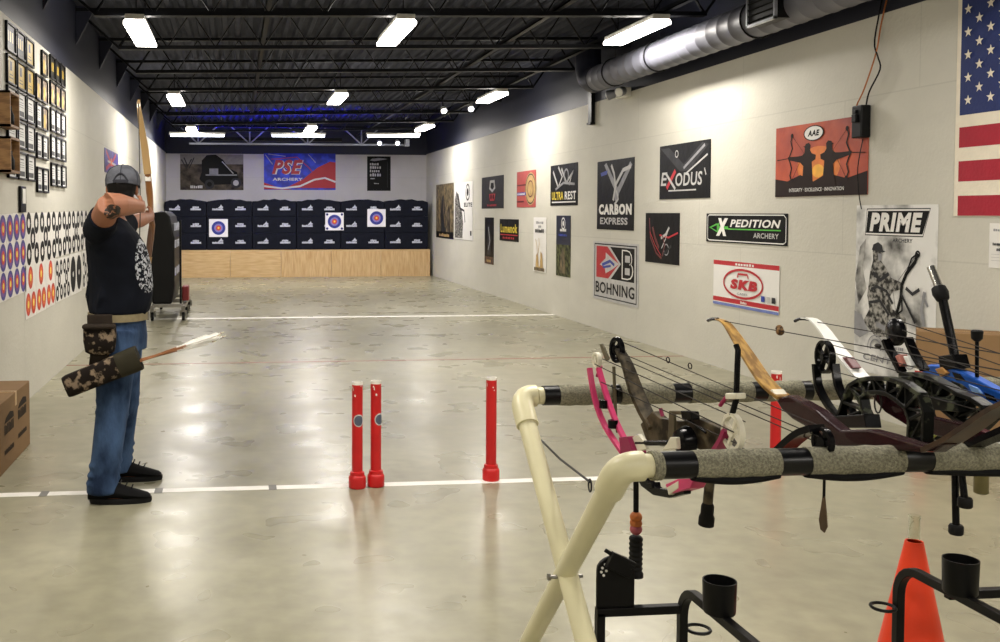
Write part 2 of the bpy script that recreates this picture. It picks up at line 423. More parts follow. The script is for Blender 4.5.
# ------------------------------------------------------------------ lamps
M_lamp = mat('lamp_diffuser', '#fff2dc', 0.5, emit=LAMP, emitcol=LAMP_C)
M_lampb = mat('tube_diffuser', '#eef0ff', 0.5, emit=TUBE, emitcol='#e8ecff')
M_house = mat('white_lamp_housing', '#d8d6d0', 0.4)
lp = thing('ceiling_light', '', 'ceiling light', (0, 0, 0), group='rows of ceiling lights')
MB().box((0, 0, .045), (.17, 1.24, .05)).build('housing', M_house, lp, .006, 0)
mb = MB(); mb.sweep([(0, -.61, -.0), (0, -.6, -.0), (0, .6, -.0), (0, .61, -.0)], [(-.1, .022), (-.1, -.005), (-.08, -.03), (-.04, -.04), (.04, -.04), (.08, -.03), (.1, -.005), (.1, .022)], (1, 0, 0), scales=[.9, 1, 1, .9])
mb.build('diffuser', M_lamp, lp)
def rect_light(name, sx, sy, watts, col, parent, loc):
    l = bpy.data.lights.new(name, 'AREA'); l.shape = 'RECTANGLE'; l.size = sx; l.size_y = sy; l.energy = watts; l.color = lin(col)
    o = bpy.data.objects.new(name, l); COL.objects.link(o); o.parent = parent; o.location = loc; return o
rect_light('lamp_light', .18, 1.18, LAMP_W, LAMP_C, lp, (0, 0, -.043))
for y in (-.45, .45): MB().tube([(0, y, .06), (0, y, .42)], .006, 6).build('hanger_rod', M_steel, lp)
LX = (-.90, 1.57, 4.02); XN = ('over the archer side', 'along the middle of the room', 'on the duct side')
first = True
for r, Y in enumerate((20.75, 15.2, 9.62, 4.1, -1.4)):
    for c, x in enumerate(LX):
        lab = 'long white ceiling light '+XN[c]+', '+('row '+('next to the target wall' if r == 0 else ORD[r]+' from the target wall'))
        z = 3.268+.02*(x+.9)
        if first: lp.location = (x, Y, z); lp['label'] = lab; first = False
        else: dup(lp, (x, Y, z), lab)
st = thing('strip_light', '', 'strip light', (0, 0, 0), group='strip lights over the targets')
MB().box((0, 0, .03), (1.2, .07, .045)).build('housing', M_house, st, .005, 0)
mb = MB(); mb.tube([(-.57, 0, -.01), (.57, 0, -.01)], .03, 12); mb.build('tube', M_lampb, st)
rect_light('tube_light', 1.12, .05, TUBE_W, '#e8ecff', st, (0, 0, -.042))
for k, (x, nm) in enumerate(((-.82, 'above the brown vehicle picture'), (1.36, 'above the red and blue banner'), (3.45, 'above the small black poster'))):
    lab = 'bright white strip light hung crosswise '+nm
    if k == 0: st.location = (x, 21.4, 3.235); st['label'] = lab
    else: dup(st, (x, 21.4, 3.235+.01*k), lab)
# hung truss with blue light bar in front of the target wall
tr = thing('lighting_truss', 'pale grey hanging truss with V braces in front of target wall', 'truss', (1.45, 22.6, 3.13))
M_grey = mat('pale_grey_steel', '#8d8f98', 0.4, metal=.3)
MB().span((-2.5, -.03, -.02), (2.55, .03, .02)).build('bottom_chord', M_grey, tr, smooth=0)
MB().span((-2.9, -.03, .38), (2.9, .03, .42)).build('top_chord', M_steel, tr, smooth=0)
for x in (-2.3, -1.13, .2, 1.45):
    mb = MB()
    for dx in (-.42, 0, .42): mb.tube([(x, 0, .0), (x+dx, 0, .39)], .016, 6)
    mb.build('brace', M_grey, tr)
M_blue = mat('blue_led', '#2038ff', 0.5, emit=BLUE, emitcol='#0a18ff')
bl = thing('led_bar', 'blue glowing light bar on the hanging truss', 'led bar', (.95, 22.72, 3.24))
MB().span((-1.5, -.03, -.03), (1.5, .03, -.005)).span((-1.5, -.045, -.03), (1.5, -.03, .045)).span((-1.5, .03, -.03), (1.5, .045, .036)).build('housing', M_plastic, bl, smooth=0)  # raised lips added as a shield to send the blue upward
MB().span((-1.48, -.025, -.005), (1.48, .025, .02)).build('diffuser', M_blue, bl, smooth=0)
# small spot heads
M_spot = mat('spot_lens', '#f4f4ff', .4, emit=12, emitcol='#eef0ff')
sp = thing('spotlight', '', 'spotlight', (0, 0, 0), group='small spotlights')
MB().lathe([(.035, .0), (.05, -.04), (.055, -.1), (.05, -.1)], (0, 0, 0), (0, .8, .6), 12).build('lamp_head', M_house, sp)
MB().lathe([(.045, -.104), (.02, -.115), (.0, -.118)], (0, 0, 0), (0, .8, .6), 12).build('lens', M_spot, sp)
MB().tube([(0, .02, .02), (0, .02, .22)], .01, 6).build('bracket', M_steel, sp)
for k, (px, py, Y, nm) in enumerate(((443, 108, 16.3, 'white spotlight head under a roof joist by duct-side lights'), (470, 106, 16.3, 'white spotlight head beside its twin, closer to the duct-side wall'),
        (379, 141, 22.3, 'bluish spotlight head on truss over the small black poster'), (397, 141, 22.3, 'bluish spotlight head at the truss end, closer to the corner'))):
    p = at_y(px, py, Y)
    if k == 0: sp.location = p; sp['label'] = nm
    else: dup(sp, p, nm)
cmr = thing('camera_box', 'small grey box hanging from the end of the truss', 'camera', at_y(407, 143, 22.4))
MB().box((0, 0, 0), (.1, .12, .16)).build('housing', M_grey, cmr, .01, 0); MB().tube([(0, 0, .08), (0, 0, .3)], .012, 6).build('bracket', M_steel, cmr)

# ------------------------------------------------------------------ duct and wall-top equipment
M_duct = mat('galvanised_duct_paint', '#696a75', 0.5, metal=0.0, var=0.08, scale=5)
du = thing('air_duct', 'round grey spiral air duct running along the top of wall', 'duct', (4.48, 8, 3.22))
P = [(0, y, 0) for y in (-11, 3.9)]
mb = MB(); R0 = .155
pts = []; rs = []
y = -11.0
while y < 3.9:
    pts += [(0, y, 0), (0, y+.18, 0), (0, y+.19, 0), (0, y+.2, 0)]; rs += [R0, R0, R0*1.03, R0*1.03]; y += .21
mb.sweep(pts, [(math.cos(2*PI*i/28), math.sin(2*PI*i/28)) for i in range(28)], (1, 0, 0), scales=rs)
mb.build('pipe', M_duct, du, smooth=50)
mb = MB(); mb.tube([(0, 3.85, 0), (0, 4.0, .0), (-.0, 4.12, .05), (0, 4.2, .16), (0, 4.22, .5)], .162, 20); mb.build('elbow', M_navy, du)
for y in (-2, .1, 2.1, 3.3): mb = MB(); mb.tube([(math.cos(a)*.165, y, math.sin(a)*.165) for a in [2*PI*i/24 for i in range(24)]], .008, 6, closed=True); mb.bar((0, y, .165), (0, y, .62), .03, .003, (0, 1, 0)); mb.build('strap', M_steel, du)
rg = MB(); rg.box((-.15, -.35, .06), (.14, .42, .36)); rg.build('register_box', M_black, du, .004, 0)
rg = MB()
for (a, b) in (((-.235, -.57, -.13), (-.21, -.55, .25)), ((-.235, -.15, -.13), (-.21, -.13, .25)), ((-.235, -.57, -.13), (-.21, -.13, -.11)), ((-.235, -.57, .23), (-.21, -.13, .25))): rg.span(a, b)
rg.build('register_rim', mat('bright_metal_rim', '#c8cad0', .3, metal=.8), du, smooth=0)
rg = MB()
for i in range(7): rg.box((-.222, -.35, -.09+.05*i), (.02, .4, .006), Matrix.Rotation(.5, 3, 'Y'))
rg.build('louvre', M_black, du, smooth=0)
o = MB().span((XR-.06, 12.83, 2.745), (XR-.01, 12.95, 3.33)).span((XR-.075, 12.82, 2.745), (XR-.005, 12.96, 2.77)).build('downpipe', M_black, smooth=0)
tag(o, 'short dark upright pipe on the wall below end of duct', 'pipe')
el = thing('emergency_light', 'white wall lamp with round heads under the far end of duct', 'wall lamp', (XR-.005, 11.75, 3.0))
MB().box((-.05, 0, .03), (.1, .28, .12)).build('body', M_white, el, .015, 0)
for s in (-1, 1):
    h = MB().lathe([(.03, 0), (.055, .04), (.06, .12), (.055, .125)], (-.08, .12*s, .05), (-.75, .5*s, -.25), 16).build('lamp_head', M_grey, el)
    MB().lathe([(.054, .126), (.03, .138), (0, .142)], (-.08, .12*s, .05), (-.75, .5*s, -.25), 16).build('lens', M_white, h)
ps = thing('power_box', 'black power box at the corner of the orange archer banner', 'power box', (XR-.003, 7.11, 2.125))
MB().box((-.04, 0, .125), (.08, .12, .25)).build('housing', M_plastic, ps, .01, 0)
MB().box((-.09, -.0, .15), (.03, .05, .06)).box((-.088, 0, .2), (.02, .03, .03)).build('plug', M_plastic, ps, .004, 0)
def cord(pts, name, label, m, r=.006):
    P = [V((XR-.012-(.03 if 0 < i < len(pts)-1 else 0), y, z)) for i, (y, z) in enumerate(pts)]
    Q = []
    for i in range(len(P)-1):
        a, b, c, d = P[max(i-1, 0)], P[i], P[i+1], P[min(i+2, len(P)-1)]
        for t in (0, .25, .5, .75):
            Q.append(.5*((2*b)+(c-a)*t+(2*a-5*b+4*c-d)*t*t+(3*b-a-3*c+d)*t**3))
    Q.append(P[-1]); tag(MB().tube(Q, r, 6).build(name, m), label, 'cable'); return Q
cord([(6.92, 3.2), (6.97, 2.85), (6.93, 2.72), (6.90, 2.62), (7.02, 2.47), (7.1, 2.37)], 'cable', 'black cable hanging down wall to the black power box', M_plastic)
cord([(6.86, 3.2), (6.9, 2.95), (6.95, 2.75), (7.08, 2.5), (7.17, 2.38), (7.17, 2.31), (7.12, 2.29)], 'cable', 'orange cable hanging down wall to the black power box', mat('orange_cable', '#b06a3a', .5))
cord([(7.13, 2.12), (7.14, 1.9), (7.12, 1.7), (7.13, 1.58)], 'cable', 'thin dark cable running down below the black power box', M_plastic, .004)
# ------------------------------------------------------------------ printed colours
VB = mat('black_vinyl', '#0e0e0f', .42, var=.25, scale=3, bump=.3, bscale=5, spec=.13)
VW = mat('white_vinyl', '#e3e1dc', .4, var=.03, scale=3, bump=.25, bscale=5)
VR = mat('red_vinyl', '#b5202c', .38, var=.06, scale=3, bump=.3, bscale=5)
VDR = mat('dark_red_print', '#5d1519', .4)
VG = mat('grey_print', '#8d8d90', .45, var=.2, scale=9)
VLG = mat('light_grey_print', '#b9b8b6', .45, var=.1)
VDG = mat('dark_grey_print', '#2e2e31', .45, spec=.2, var=.35, scale=8)
VGN = mat('green_print', '#4fae3c', .4)
VY = mat('yellow_print', '#d9c23a', .45)
VBL = mat('blue_print', '#2b3f9c', .4)
VTAN = mat('tan_print', '#b99a63', .5, var=.2, scale=12)
VORG = mat('orange_sunset_print', '#c4532a', .4, col2='#8e2f22', thr=(.35, .65), scale=2.2, bump=.3, bscale=5)
VSUN = mat('sun_print', '#f2b23c', .4)
VSUN2 = mat('sun_glow_print', '#dd7a2c', .4)
VSIL = mat('silhouette_print', '#231511', .4)
VCAMO = mat('woodland_print', '#3b3324', .5, col2='#8b7a58', thr=(.38, .66), scale=9, detail=8)
VCAMO2 = mat('green_woodland_print', '#22261a', .5, col2='#6d7048', thr=(.4, .7), scale=14, detail=8)
VSMOKE = mat('smoke_print', '#e0dfdb', .42, col2='#2e2d2b', thr=(.46, .7), scale=3.2, detail=7)
VHUNT = mat('grey_camo_print', '#2c2b29', .5, col2='#a5a29b', thr=(.42, .62), scale=26, detail=6)
VPIC = mat('brown_field_print', '#29241f', .5, col2='#75695a', thr=(.35, .75), scale=5, detail=9)
VGOLD = mat('gold_print', '#c3a33f', .45, var=.15)
def banner(wall, y0, y1, z0, z1, base, **k): return Print(abs(y1-y0), z1-z0, base, **k)

# 1 brown hunting poster + white hunting poster at the far end
p = Print(1.9, 1.26, VCAMO)
p.rect(.0, .0, 1, .12, VB).up().poly([(.3, .12), (.28, .5), (.36, .75), (.44, .8), (.52, .7), (.56, .4), (.6, .12)], VDG).poly([(.66, .12), (.64, .4), (.72, .62), (.8, .55), (.84, .12)], VPIC)
p.up().line([(.15, .9), (.22, .6), (.2, .3)], .03, VTAN).line([(.5, .95), (.46, .5), (.55, .2)], .03, VTAN).scrib(.2, .03, .8, .09, VTAN)
p.place('poster', 'brown woodland hunting poster, last on long wall before the targets', 'poster', 'R', 23.33, .965, off=.003)
p = Print(1.66, 1.22, VW)
p.poly([(.02, .02), (.02, .7), (.1, .86), (.2, .8), (.3, .62), (.42, .5), (.5, .3), (.46, .02)], VHUNT).up().line([(.14, .82), (.3, .55), (.55, .5), (.6, .3)], .05, VDG).line([(.3, .1), (.36, .5), (.22, .8)], .04, VB)
p.ring(.74, .82, .16, .035, VB).disc(.74, .82, .08, VB).text('ELITE', .55, .57, .98, .64, VB, .03).rect(.88, .08, .95, .16, VB)
p.place('poster', 'white poster with grey hunter drawing and round black emblem', 'poster', 'R', 21.32, .985, off=.004)
# 2 dark poster with grey and red emblem
p = Print(1.58, .605, VDG)
p.poly([(.4, .88), (.6, .88), (.64, .62), (.5, .5), (.36, .62)], VLG).up().poly([(.44, .8), (.56, .8), (.58, .66), (.5, .58), (.42, .66)], VB).poly([(.36, .46), (.64, .46), (.6, .24), (.4, .24)], VR).up().disc(.45, .36, .05, VB).disc(.55, .36, .05, VB).scrib(.28, .07, .72, .14, VR)
p.place('poster', 'dark grey poster with pale and red skull-like emblem', 'poster', 'R', 18.92, 1.635)
# 3 red poster with tan disc
p = Print(1.07, .605, mat('faded_red_print', '#b04a44', .45, var=.08))
p.disc(.74, .5, .3, VTAN, .27).ring(.74, .5, .27, .02, VDG, .24).rect(.02, .33, .5, .42, VBL).up().scrib(.04, .345, .48, .405, VW).ring(.74, .5, .15, .02, VDR, .13).line([(.02, .62), (.52, .62)], .02, VDR).line([(.02, .16), (.4, .16)], .02, VDR)
p.place('poster', 'faded red poster with a large tan disc', 'poster', 'R', 16.5, 1.645)
# 4 ultra rest
p = Print(1.2, .61, VB)
p.line([(.1, .85), (.3, .45), (.45, .7), (.3, .95)], .045, VLG).line([(.42, .9), (.6, .55), (.85, .8), (.7, .5)], .05, VLG).line([(.2, .4), (.5, .55), (.9, .5)], .035, VG).up().ring(.6, .72, .09, .03, VG).text('ULTRA', .06, .14, .5, .34, VY, .03).text('REST', .55, .14, .95, .34, VW, .03).rect(.06, .07, .94, .1, VW)
p.place('poster', 'black poster with silver machined part above yellow and white lettering', 'poster', 'R', 14.68, 1.66)
# 5 narrow dark
p = Print(.66, .89, VB)
p.poly([(.3, .2), (.34, .62), (.5, .86), (.66, .62), (.7, .2)], VDG).up().line([(.4, .8), (.6, .5), (.4, .3)], .03, VLG).rect(0, 0, 1, .16, mat('bark_print', '#6b4c36', .5, col2='#2d2019', scale=10)).scrib(.25, .04, .75, .1, VTAN)
p.place('poster', 'narrow dark poster with brown bottom edge', 'poster', 'R', 18.67, .575)
# 6 lumenok
p = Print(1.21, .39, VB)
p.text('Lumenok', .06, .38, .94, .78, VY, .03).rect(.04, .26, .96, .31, VR).scrib(.18, .1, .8, .2, VR)
p.place('banner', 'small black banner with bright yellow lettering', 'banner', 'R', 17.59, 1.05)
# 7 narrow white
p = Print(.66, .87, VW)
p.scrib(.2, .88, .8, .93, VG).scrib(.38, .81, .62, .86, VG).scrib(.15, .72, .85, .79, VDG)
p.poly([(.2, .02), (.25, .3), (.38, .36), (.46, .1), (.55, .1), (.6, .38), (.72, .34), (.8, .02)], VTAN).line([(.35, .35), (.28, .52), (.2, .6)], .015, VTAN).line([(.42, .35), (.5, .52), (.46, .62)], .015, VTAN).up().rect(.1, .02, .9, .08, VCAMO)
p.place('poster', 'narrow white poster with tan antlered deer', 'poster', 'R', 15.53, .61)
# 8 narrow camo, blue middle
p = Print(.63, .9, VCAMO2)
p.rect(0, .52, 1, 1, mat('night_blue_print', '#101a34', .4, var=.2)).up().ring(.5, .87, .08, .02, VW).disc(.5, .87, .04, VW).scrib(.28, .74, .72, .79, VW).scrib(.2, .66, .8, .7, VBL).poly([(.3, .05), (.35, .35), (.5, .48), (.62, .4), (.7, .05)], VCAMO)
p.place('poster', 'narrow green woodland poster with dark blue top', 'poster', 'R', 14.39, .612)
# 9 carbon express
p = Print(1.22, .895, VB)
p.poly([(.2, .94), (.26, .97), (.58, .6), (.9, .95), (.95, .9), (.62, .52), (.58, .4), (.5, .42), (.5, .56)], VG).up()
p.line([(.46, .42), (.52, .62), (.48, .8), (.4, .93)], .05, VLG).line([(.5, .62), (.72, .84), (.92, .88)], .05, VLG).line([(.55, .56), (.6, .44), (.5, .36)], .04, VLG).poly([(.1, .83), (.3, .86), (.28, .8), (.12, .78)], VBL).up()
p.text('CARBON', .06, .215, .95, .37, VW, .06).text('EXPRESS', .1, .075, .85, .175, VLG, .03)
p.place('banner', 'tall black banner with silver crossing limbs and two lines of lettering', 'banner', 'R', 12.72, 1.335)
# 10 bohning
p = Print(1.5, .77, VLG)
p.rect(.03, .04, .97, .965, VDG).up().rect(.045, .06, .955, .945, VLG).up()
p.poly([(.08, .38), (.08, .92), (.34, .92), (.6, .65), (.36, .38)], VR).poly([(.4, .92), (.92, .92), (.92, .38), (.42, .38), (.64, .65)], VB).up()
p.poly([(.16, .6), (.3, .72), (.3, .82), (.46, .72), (.6, .65), (.46, .55), (.3, .46), (.28, .56)], VLG).text('B', .66, .41, .9, .89, VW, .06)
p.up().text('B', .68, .43, .88, .87, VB, .05).line([(.22, .6), (.4, .68), (.5, .62)], .04, VBL).line([(.24, .56), (.42, .6)], .03, VBL)
p.up().rect(.73, .69, .83, .8, VLG).rect(.73, .49, .83, .6, VLG).text('BOHNING', .07, .115, .93, .31, VB, .02)
p.place('banner', 'grey banner with red arrow shape and large black letter B', 'banner', 'R', 12.84, .405)
# 11 exodus
p = Print(1.2, .6, VB)
p.poly([(.02, .95), (.2, .95), (.5, .62), (.85, .97), (.97, .92), (.6, .5), (.42, .5)], VDG).up().line([(.5, .55), (.9, .92)], .03, VG).line([(.55, .45), (.95, .75)], .02, VLG).ring(.36, .82, .035, .012, VLG)
p.up().text('E', .03, .25, .17, .5, VLG, .02, .15).text('ODUS', .34, .23, .86, .47, VLG, .02, .1).line([(.16, .2), (.34, .52)], .05, VR).line([(.14, .48), (.34, .18)], .035, VLG).line([(.9, .52), (.93, .4)], .02, VLG).rect(.2, .14, .75, .165, VLG)
p.place('banner', 'wide shiny black banner with silver lettering and red stroke', 'banner', 'R', 10.78, 1.705)
# 12 red bow
p = Print(.89, .573, VB)
p.line([(.12, .9), (.16, .5), (.34, .2), (.5, .1)], .025, VDR).line([(.22, .72), (.3, .5), (.42, .3)], .04, VDR).line([(.14, .62), (.3, .36), (.48, .16)], .012, VR).line([(.44, .56), (.7, .52), (.96, .62)], .02, VR).line([(.5, .3), (.62, .5), (.7, .7)], .014, VLG).up().line([(.48, .5), (.62, .58), (.72, .72)], .03, VLG).ring(.64, .28, .06, .014, VG).line([(.56, .18), (.78, .36)], .03, VDG).line([(.52, .56), (.6, .36), (.52, .14)], .02, VDR)
p.place('poster', 'black poster showing a dark red bow, below the silver-lettered banner', 'poster', 'R', 11.15, .977)
# 13 xpedition
p = Print(1.49, .287, VB)
p.line([(.02, .12), (.02, .9), (.04, .95), (.96, .95), (.985, .85), (.985, .12), (.96, .06), (.04, .06), (.02, .12)], .01, VW).up()
p.poly([(.05, .5), (.18, .68), (.18, .56), (.3, .56), (.3, .46), (.18, .46), (.18, .3)], VGN).rect(.3, .45, .93, .49, VGN).up().text('PEDITION', .325, .54, .93, .8, VW, .03, .25).text('X', .14, .22, .3, .84, VW, .08, .2).text('ARCHERY', .62, .2, .91, .37, VLG, .02)
p.up().line([(.05, .5), (.15, .64)], .012, VGN).poly([(.075, .5), (.15, .6), (.15, .4)], VB)
p.place('banner', 'long black banner with white lettering and green arrow', 'banner', 'R', 9.645, 1.258)
# 14 skb
p = Print(1.21, .443, VW)
p.rect(0, .9, 1, 1, VR).rect(0, .08, 1, .18, VR).rect(0, 0, 1, .06, mat('pale_blue_print', '#6d7bb8', .4)).up().scrib(.36, .92, .66, .975, VW).scrib(.45, .1, .55, .155, VW)
p.ring(.48, .53, .36, .022, VR, .135).text('SKB', .29, .4, .7, .62, VR, .065, .15).line([(.4, .66), (.41, .74), (.55, .74), (.57, .66)], .02, VR).text('CASES', .4, .29, .56, .335, VG)
for k in range(3): p.rect(.76+.075*k, .22, .81+.075*k, .34, (VBL, VLG, VDG)[k])
p.place('banner', 'white banner with red bands and red oval', 'banner', 'R', 9.48, .636)
# 15 AAE
p = Print(1.29, .612, VORG)
p.disc(.5, .4, .3, VSUN2, .17).poly([(0, 0), (0, .26), (.15, .22), (.3, .3), (.45, .2), (.6, .3), (.8, .22), (1, .3), (1, 0)], VSIL).up().disc(.5, .34, .085, VSUN, .055)
def archer(fl):
    q = lambda a: [(1-x if fl else x, y) for x, y in a]
    p.poly(q([(.30, .1), (.33, .3), (.335, .42), (.3, .47), (.16, .52), (.15, .565), (.31, .56), (.345, .6), (.35, .66), (.345, .68), (.36, .725), (.395, .735), (.415, .7), (.41, .63), (.43, .585), (.475, .56), (.47, .5), (.43, .47), (.44, .3), (.45, .1)]), VSIL)
    p.poly(q([(.325, .69), (.36, .7), (.36, .68)]), VSIL)
    p.line(q([(.2, .86), (.185, .78), (.205, .68), (.165, .54), (.2, .4), (.18, .3), (.2, .22)]), .018, VSIL).line(q([(.2, .86), (.34, .6), (.2, .22)]), .005, VSIL).line(q([(.02, .53), (.4, .57)]), .007, VSIL).disc((.8 if fl else .2), .86, .02, VSIL).disc((.8 if fl else .2), .22, .02, VSIL)
p.up(); archer(False); archer(True)
p.disc(.45, .86, .145, VB, .065).up().disc(.45, .86, .13, VW, .057).up().text('AAE', .385, .82, .515, .9, VB, .05, .2).up().text('INTEGRITY · EXCELLENCE · INNOVATION', .18, .065, .78, .115, VW, .01)
p.place('banner', 'orange sunset banner showing two archers in silhouette', 'banner', 'R', 8.36, 1.692, off=.004)
# 16 PRIME
p = Print(.89, 1.28, VSMOKE)
p.poly([(.14, .98), (.92, .98), (.84, .82), (.12, .82)], VB).up().line([(.15, .97), (.91, .97), (.835, .83), (.13, .83), (.15, .97)], .012, VW).text('PRIME', .18, .845, .83, .955, VW, .055, .2).text('ARCHERY', .48, .785, .72, .808, VDG)
p.poly([(.12, .3), (.2, .38), (.17, .46), (.2, .6), (.24, .68), (.33, .68), (.4, .64), (.47, .58), (.62, .555), (.63, .525), (.5, .5), (.45, .46), (.5, .4), (.66, .36), (.68, .3), (.5, .24), (.3, .22)], VHUNT).poly([(.0, .55), (.06, .75), (.14, .8), (.1, .62), (.16, .5), (.05, .4)], mat('dark_smoke_print', '#b4b2ad', .42, col2='#2a2927', thr=(.42, .6), scale=5, detail=7)).poly([(.0, .36), (.1, .34), (.2, .24), (.08, .2), (0, .22)], VG).up()
p.poly([(.24, .67), (.23, .73), (.25, .765), (.3, .775), (.35, .755), (.36, .725), (.345, .67)], VHUNT).up().poly([(.22, .735), (.24, .768), (.3, .782), (.35, .765), (.365, .735), (.4, .73), (.36, .722)], VDG).poly([(.3, .715), (.355, .715), (.35, .675), (.31, .672)], VG)
p.line([(.5, .43), (.42, .5), (.3, .52), (.22, .5)], .022, VDG).line([(.2, .42), (.34, .44), (.46, .36)], .022, VDG).line([(.24, .6), (.34, .56), (.44, .6)], .03, VDG)
p.line([(.79, .73), (.76, .68), (.66, .61), (.61, .545), (.6, .47), (.55, .37)], .03, VB).line([(.79, .73), (.72, .7), (.66, .61)], .014, VB).line([(.55, .37), (.62, .4), (.61, .5)], .014, VB).line([(.79, .73), (.5, .52), (.55, .37)], .004, VDG).ring(.79, .725, .02, .012, VB).line([(.66, .53), (.74, .5), (.82, .53)], .026, VDG).line([(.6, .5), (.78, .34)], .02, VDG)
p.line([(.88, .52), (.85, .42), (.88, .33)], .03, VG).line([(.86, .5), (.92, .44)], .02, VG).line([(.3, .3), (.42, .28), (.5, .32)], .04, VG)
p.ring(.3, .16, .06, .012, VG).ring(.3, .16, .09, .008, VG).rect(.2, .1, .42, .145, VSMOKE).text('CENTERO', .14, .075, .78, .115, VG, .01, .15).scrib(.5, .17, .66, .19, VG).scrib(.5, .14, .62, .16, VG)
p.place('poster', 'tall white poster with smoky grey hunter and black title plate', 'poster', 'R', 7.195, .33)
# 17 flag
FR = mat('flag_red_cloth', '#a3182e', .7, var=.05, bump=.15); FW = mat('flag_white_cloth', '#e6ddca', .7, var=.04, bump=.15); FB = mat('flag_blue_cloth', '#1b2b63', .7, var=.05, bump=.15)
p = Print(1.5, 1.47, FW)
zz = lambda z: (z-1.53)/1.47
for (a, b) in ((1.532, 1.665), (1.76, 1.895), (1.985, 2.12)): p.rect(.025, zz(a), 1, zz(b), FR)
p.rect(.025, zz(2.2), 1, 1, FB)
def star(cx, cz, r):
    p.poly([(cx+(r if i % 2 == 0 else r*.4)*math.sin(PI*i/5), cz+(r if i % 2 == 0 else r*.4)*math.cos(PI*i/5)) for i in range(10)], FW, False)
for row in range(9):
    for c in range(11):
        if (row+c) % 2 == 0: star(.11+.097*c, 2.295-1.53+.0745*row, .036)
p.place('flag', 'red white and blue cloth flag with stars, hung on the wall', 'flag', 'R', 6.16, 1.53)
# 18 notice
p = Print(.22, .285, VW, tk=.002)
p.scrib(.15, .82, .7, .88, VG).scrib(.15, .5, .5, .57, VDG).scrib(.3, .38, .5, .45, VDG)
for k in range(3): p.rect(.12, .3-.07*k, .86, .31-.07*k, VLG)
p.place('paper_notice', 'white paper notice taped to the wall under the flag', 'notice', 'R', 5.84, 1.2)

# ------------------------------------------------------------------ far wall prints
p = Print(1.56, .89, VPIC)
p.rect(0, .72, 1, 1, mat('grey_sky_print', '#7d7873', .5, var=.15)).up().poly([(.34, .5), (.34, .82), (.42, .97), (.56, .99), (.68, .84), (.76, .62), (.9, .5), (.92, .3), (.8, .16), (.4, .14), (.3, .3)], VB)
p.line([(.02, .85), (.1, .6), (.18, .86)], .03, VDG).line([(.06, .9), (.12, .66)], .03, VDG).line([(.14, .6), (.22, .9)], .025, VDG).up().disc(.88, .2, .13, VDG).disc(.46, .16, .12, VDG).up().disc(.88, .2, .07, VLG).disc(.46, .16, .06, VB).rect(.46, .44, .6, .6, VG).line([(.4, .42), (.9, .42)], .03, VG).line([(.66, .8), (.84, .46)], .02, VLG).scrib(.16, .05, .36, .13, VW)
p.place('poster', 'brown picture of a black off-road buggy on target wall', 'poster', 'F', -1.37, 2.12, off=.003)
p = Print(1.8, .91, mat('bright_blue_print', '#1d2a9e', .4, col2='#2c46d8', scale=4))
p.poly([(.3, .05), (.55, .3), (.75, .62), (.92, .78), (1, .76), (1, .05)], VR).poly([(0, .02), (0, .2), (.2, .06), (.4, .0)], VR).line([(0, .1), (.25, .04), (.5, .1), (.7, .28), (.85, .33), (1, .22)], .045, VW).up()
p.text('PSE', .12, .42, .55, .82, VW, .07, .3).up().text('PSE', .11, .43, .54, .83, VR, .04, .3).line([(.46, .9), (.62, .62), (.72, .4)], .02, VR).line([(.1, .84), (.46, .9)], .018, VR).text('ARCHERY', .12, .25, .54, .33, VW, .04)
p.line([(.02, .96), (.12, .7)], .015, VLG).line([(.06, .98), (.3, .92)], .015, VLG).line([(.62, .97), (.72, .75)], .012, VLG)
p.place('banner', 'blue banner with red swoosh and outlined red lettering', 'banner', 'F', .7, 2.13)
p = Print(.6, .87, VB)
for k, (a, b, h) in enumerate(((.12, .5, .07), (.12, .62, .08), (.12, .55, .08), (.12, .62, .1), (.14, .34, .03), (.3, .5, .03))): p.scrib(a, (.74, .64, .54, .42, .34, .2)[k], b, (.74, .64, .54, .42, .34, .2)[k]+h, VLG, 5)
p.poly([(.12, .88), (.2, .93), (.5, .95), (.8, .93), (.86, .92), (.6, .89), (.3, .86)], VG)
p.line([(.86, .1), (.86, .85)], .012, VDG)
p.place('poster', 'small black poster with lines of pale text on target wall', 'poster', 'F', 3.3, 2.11)

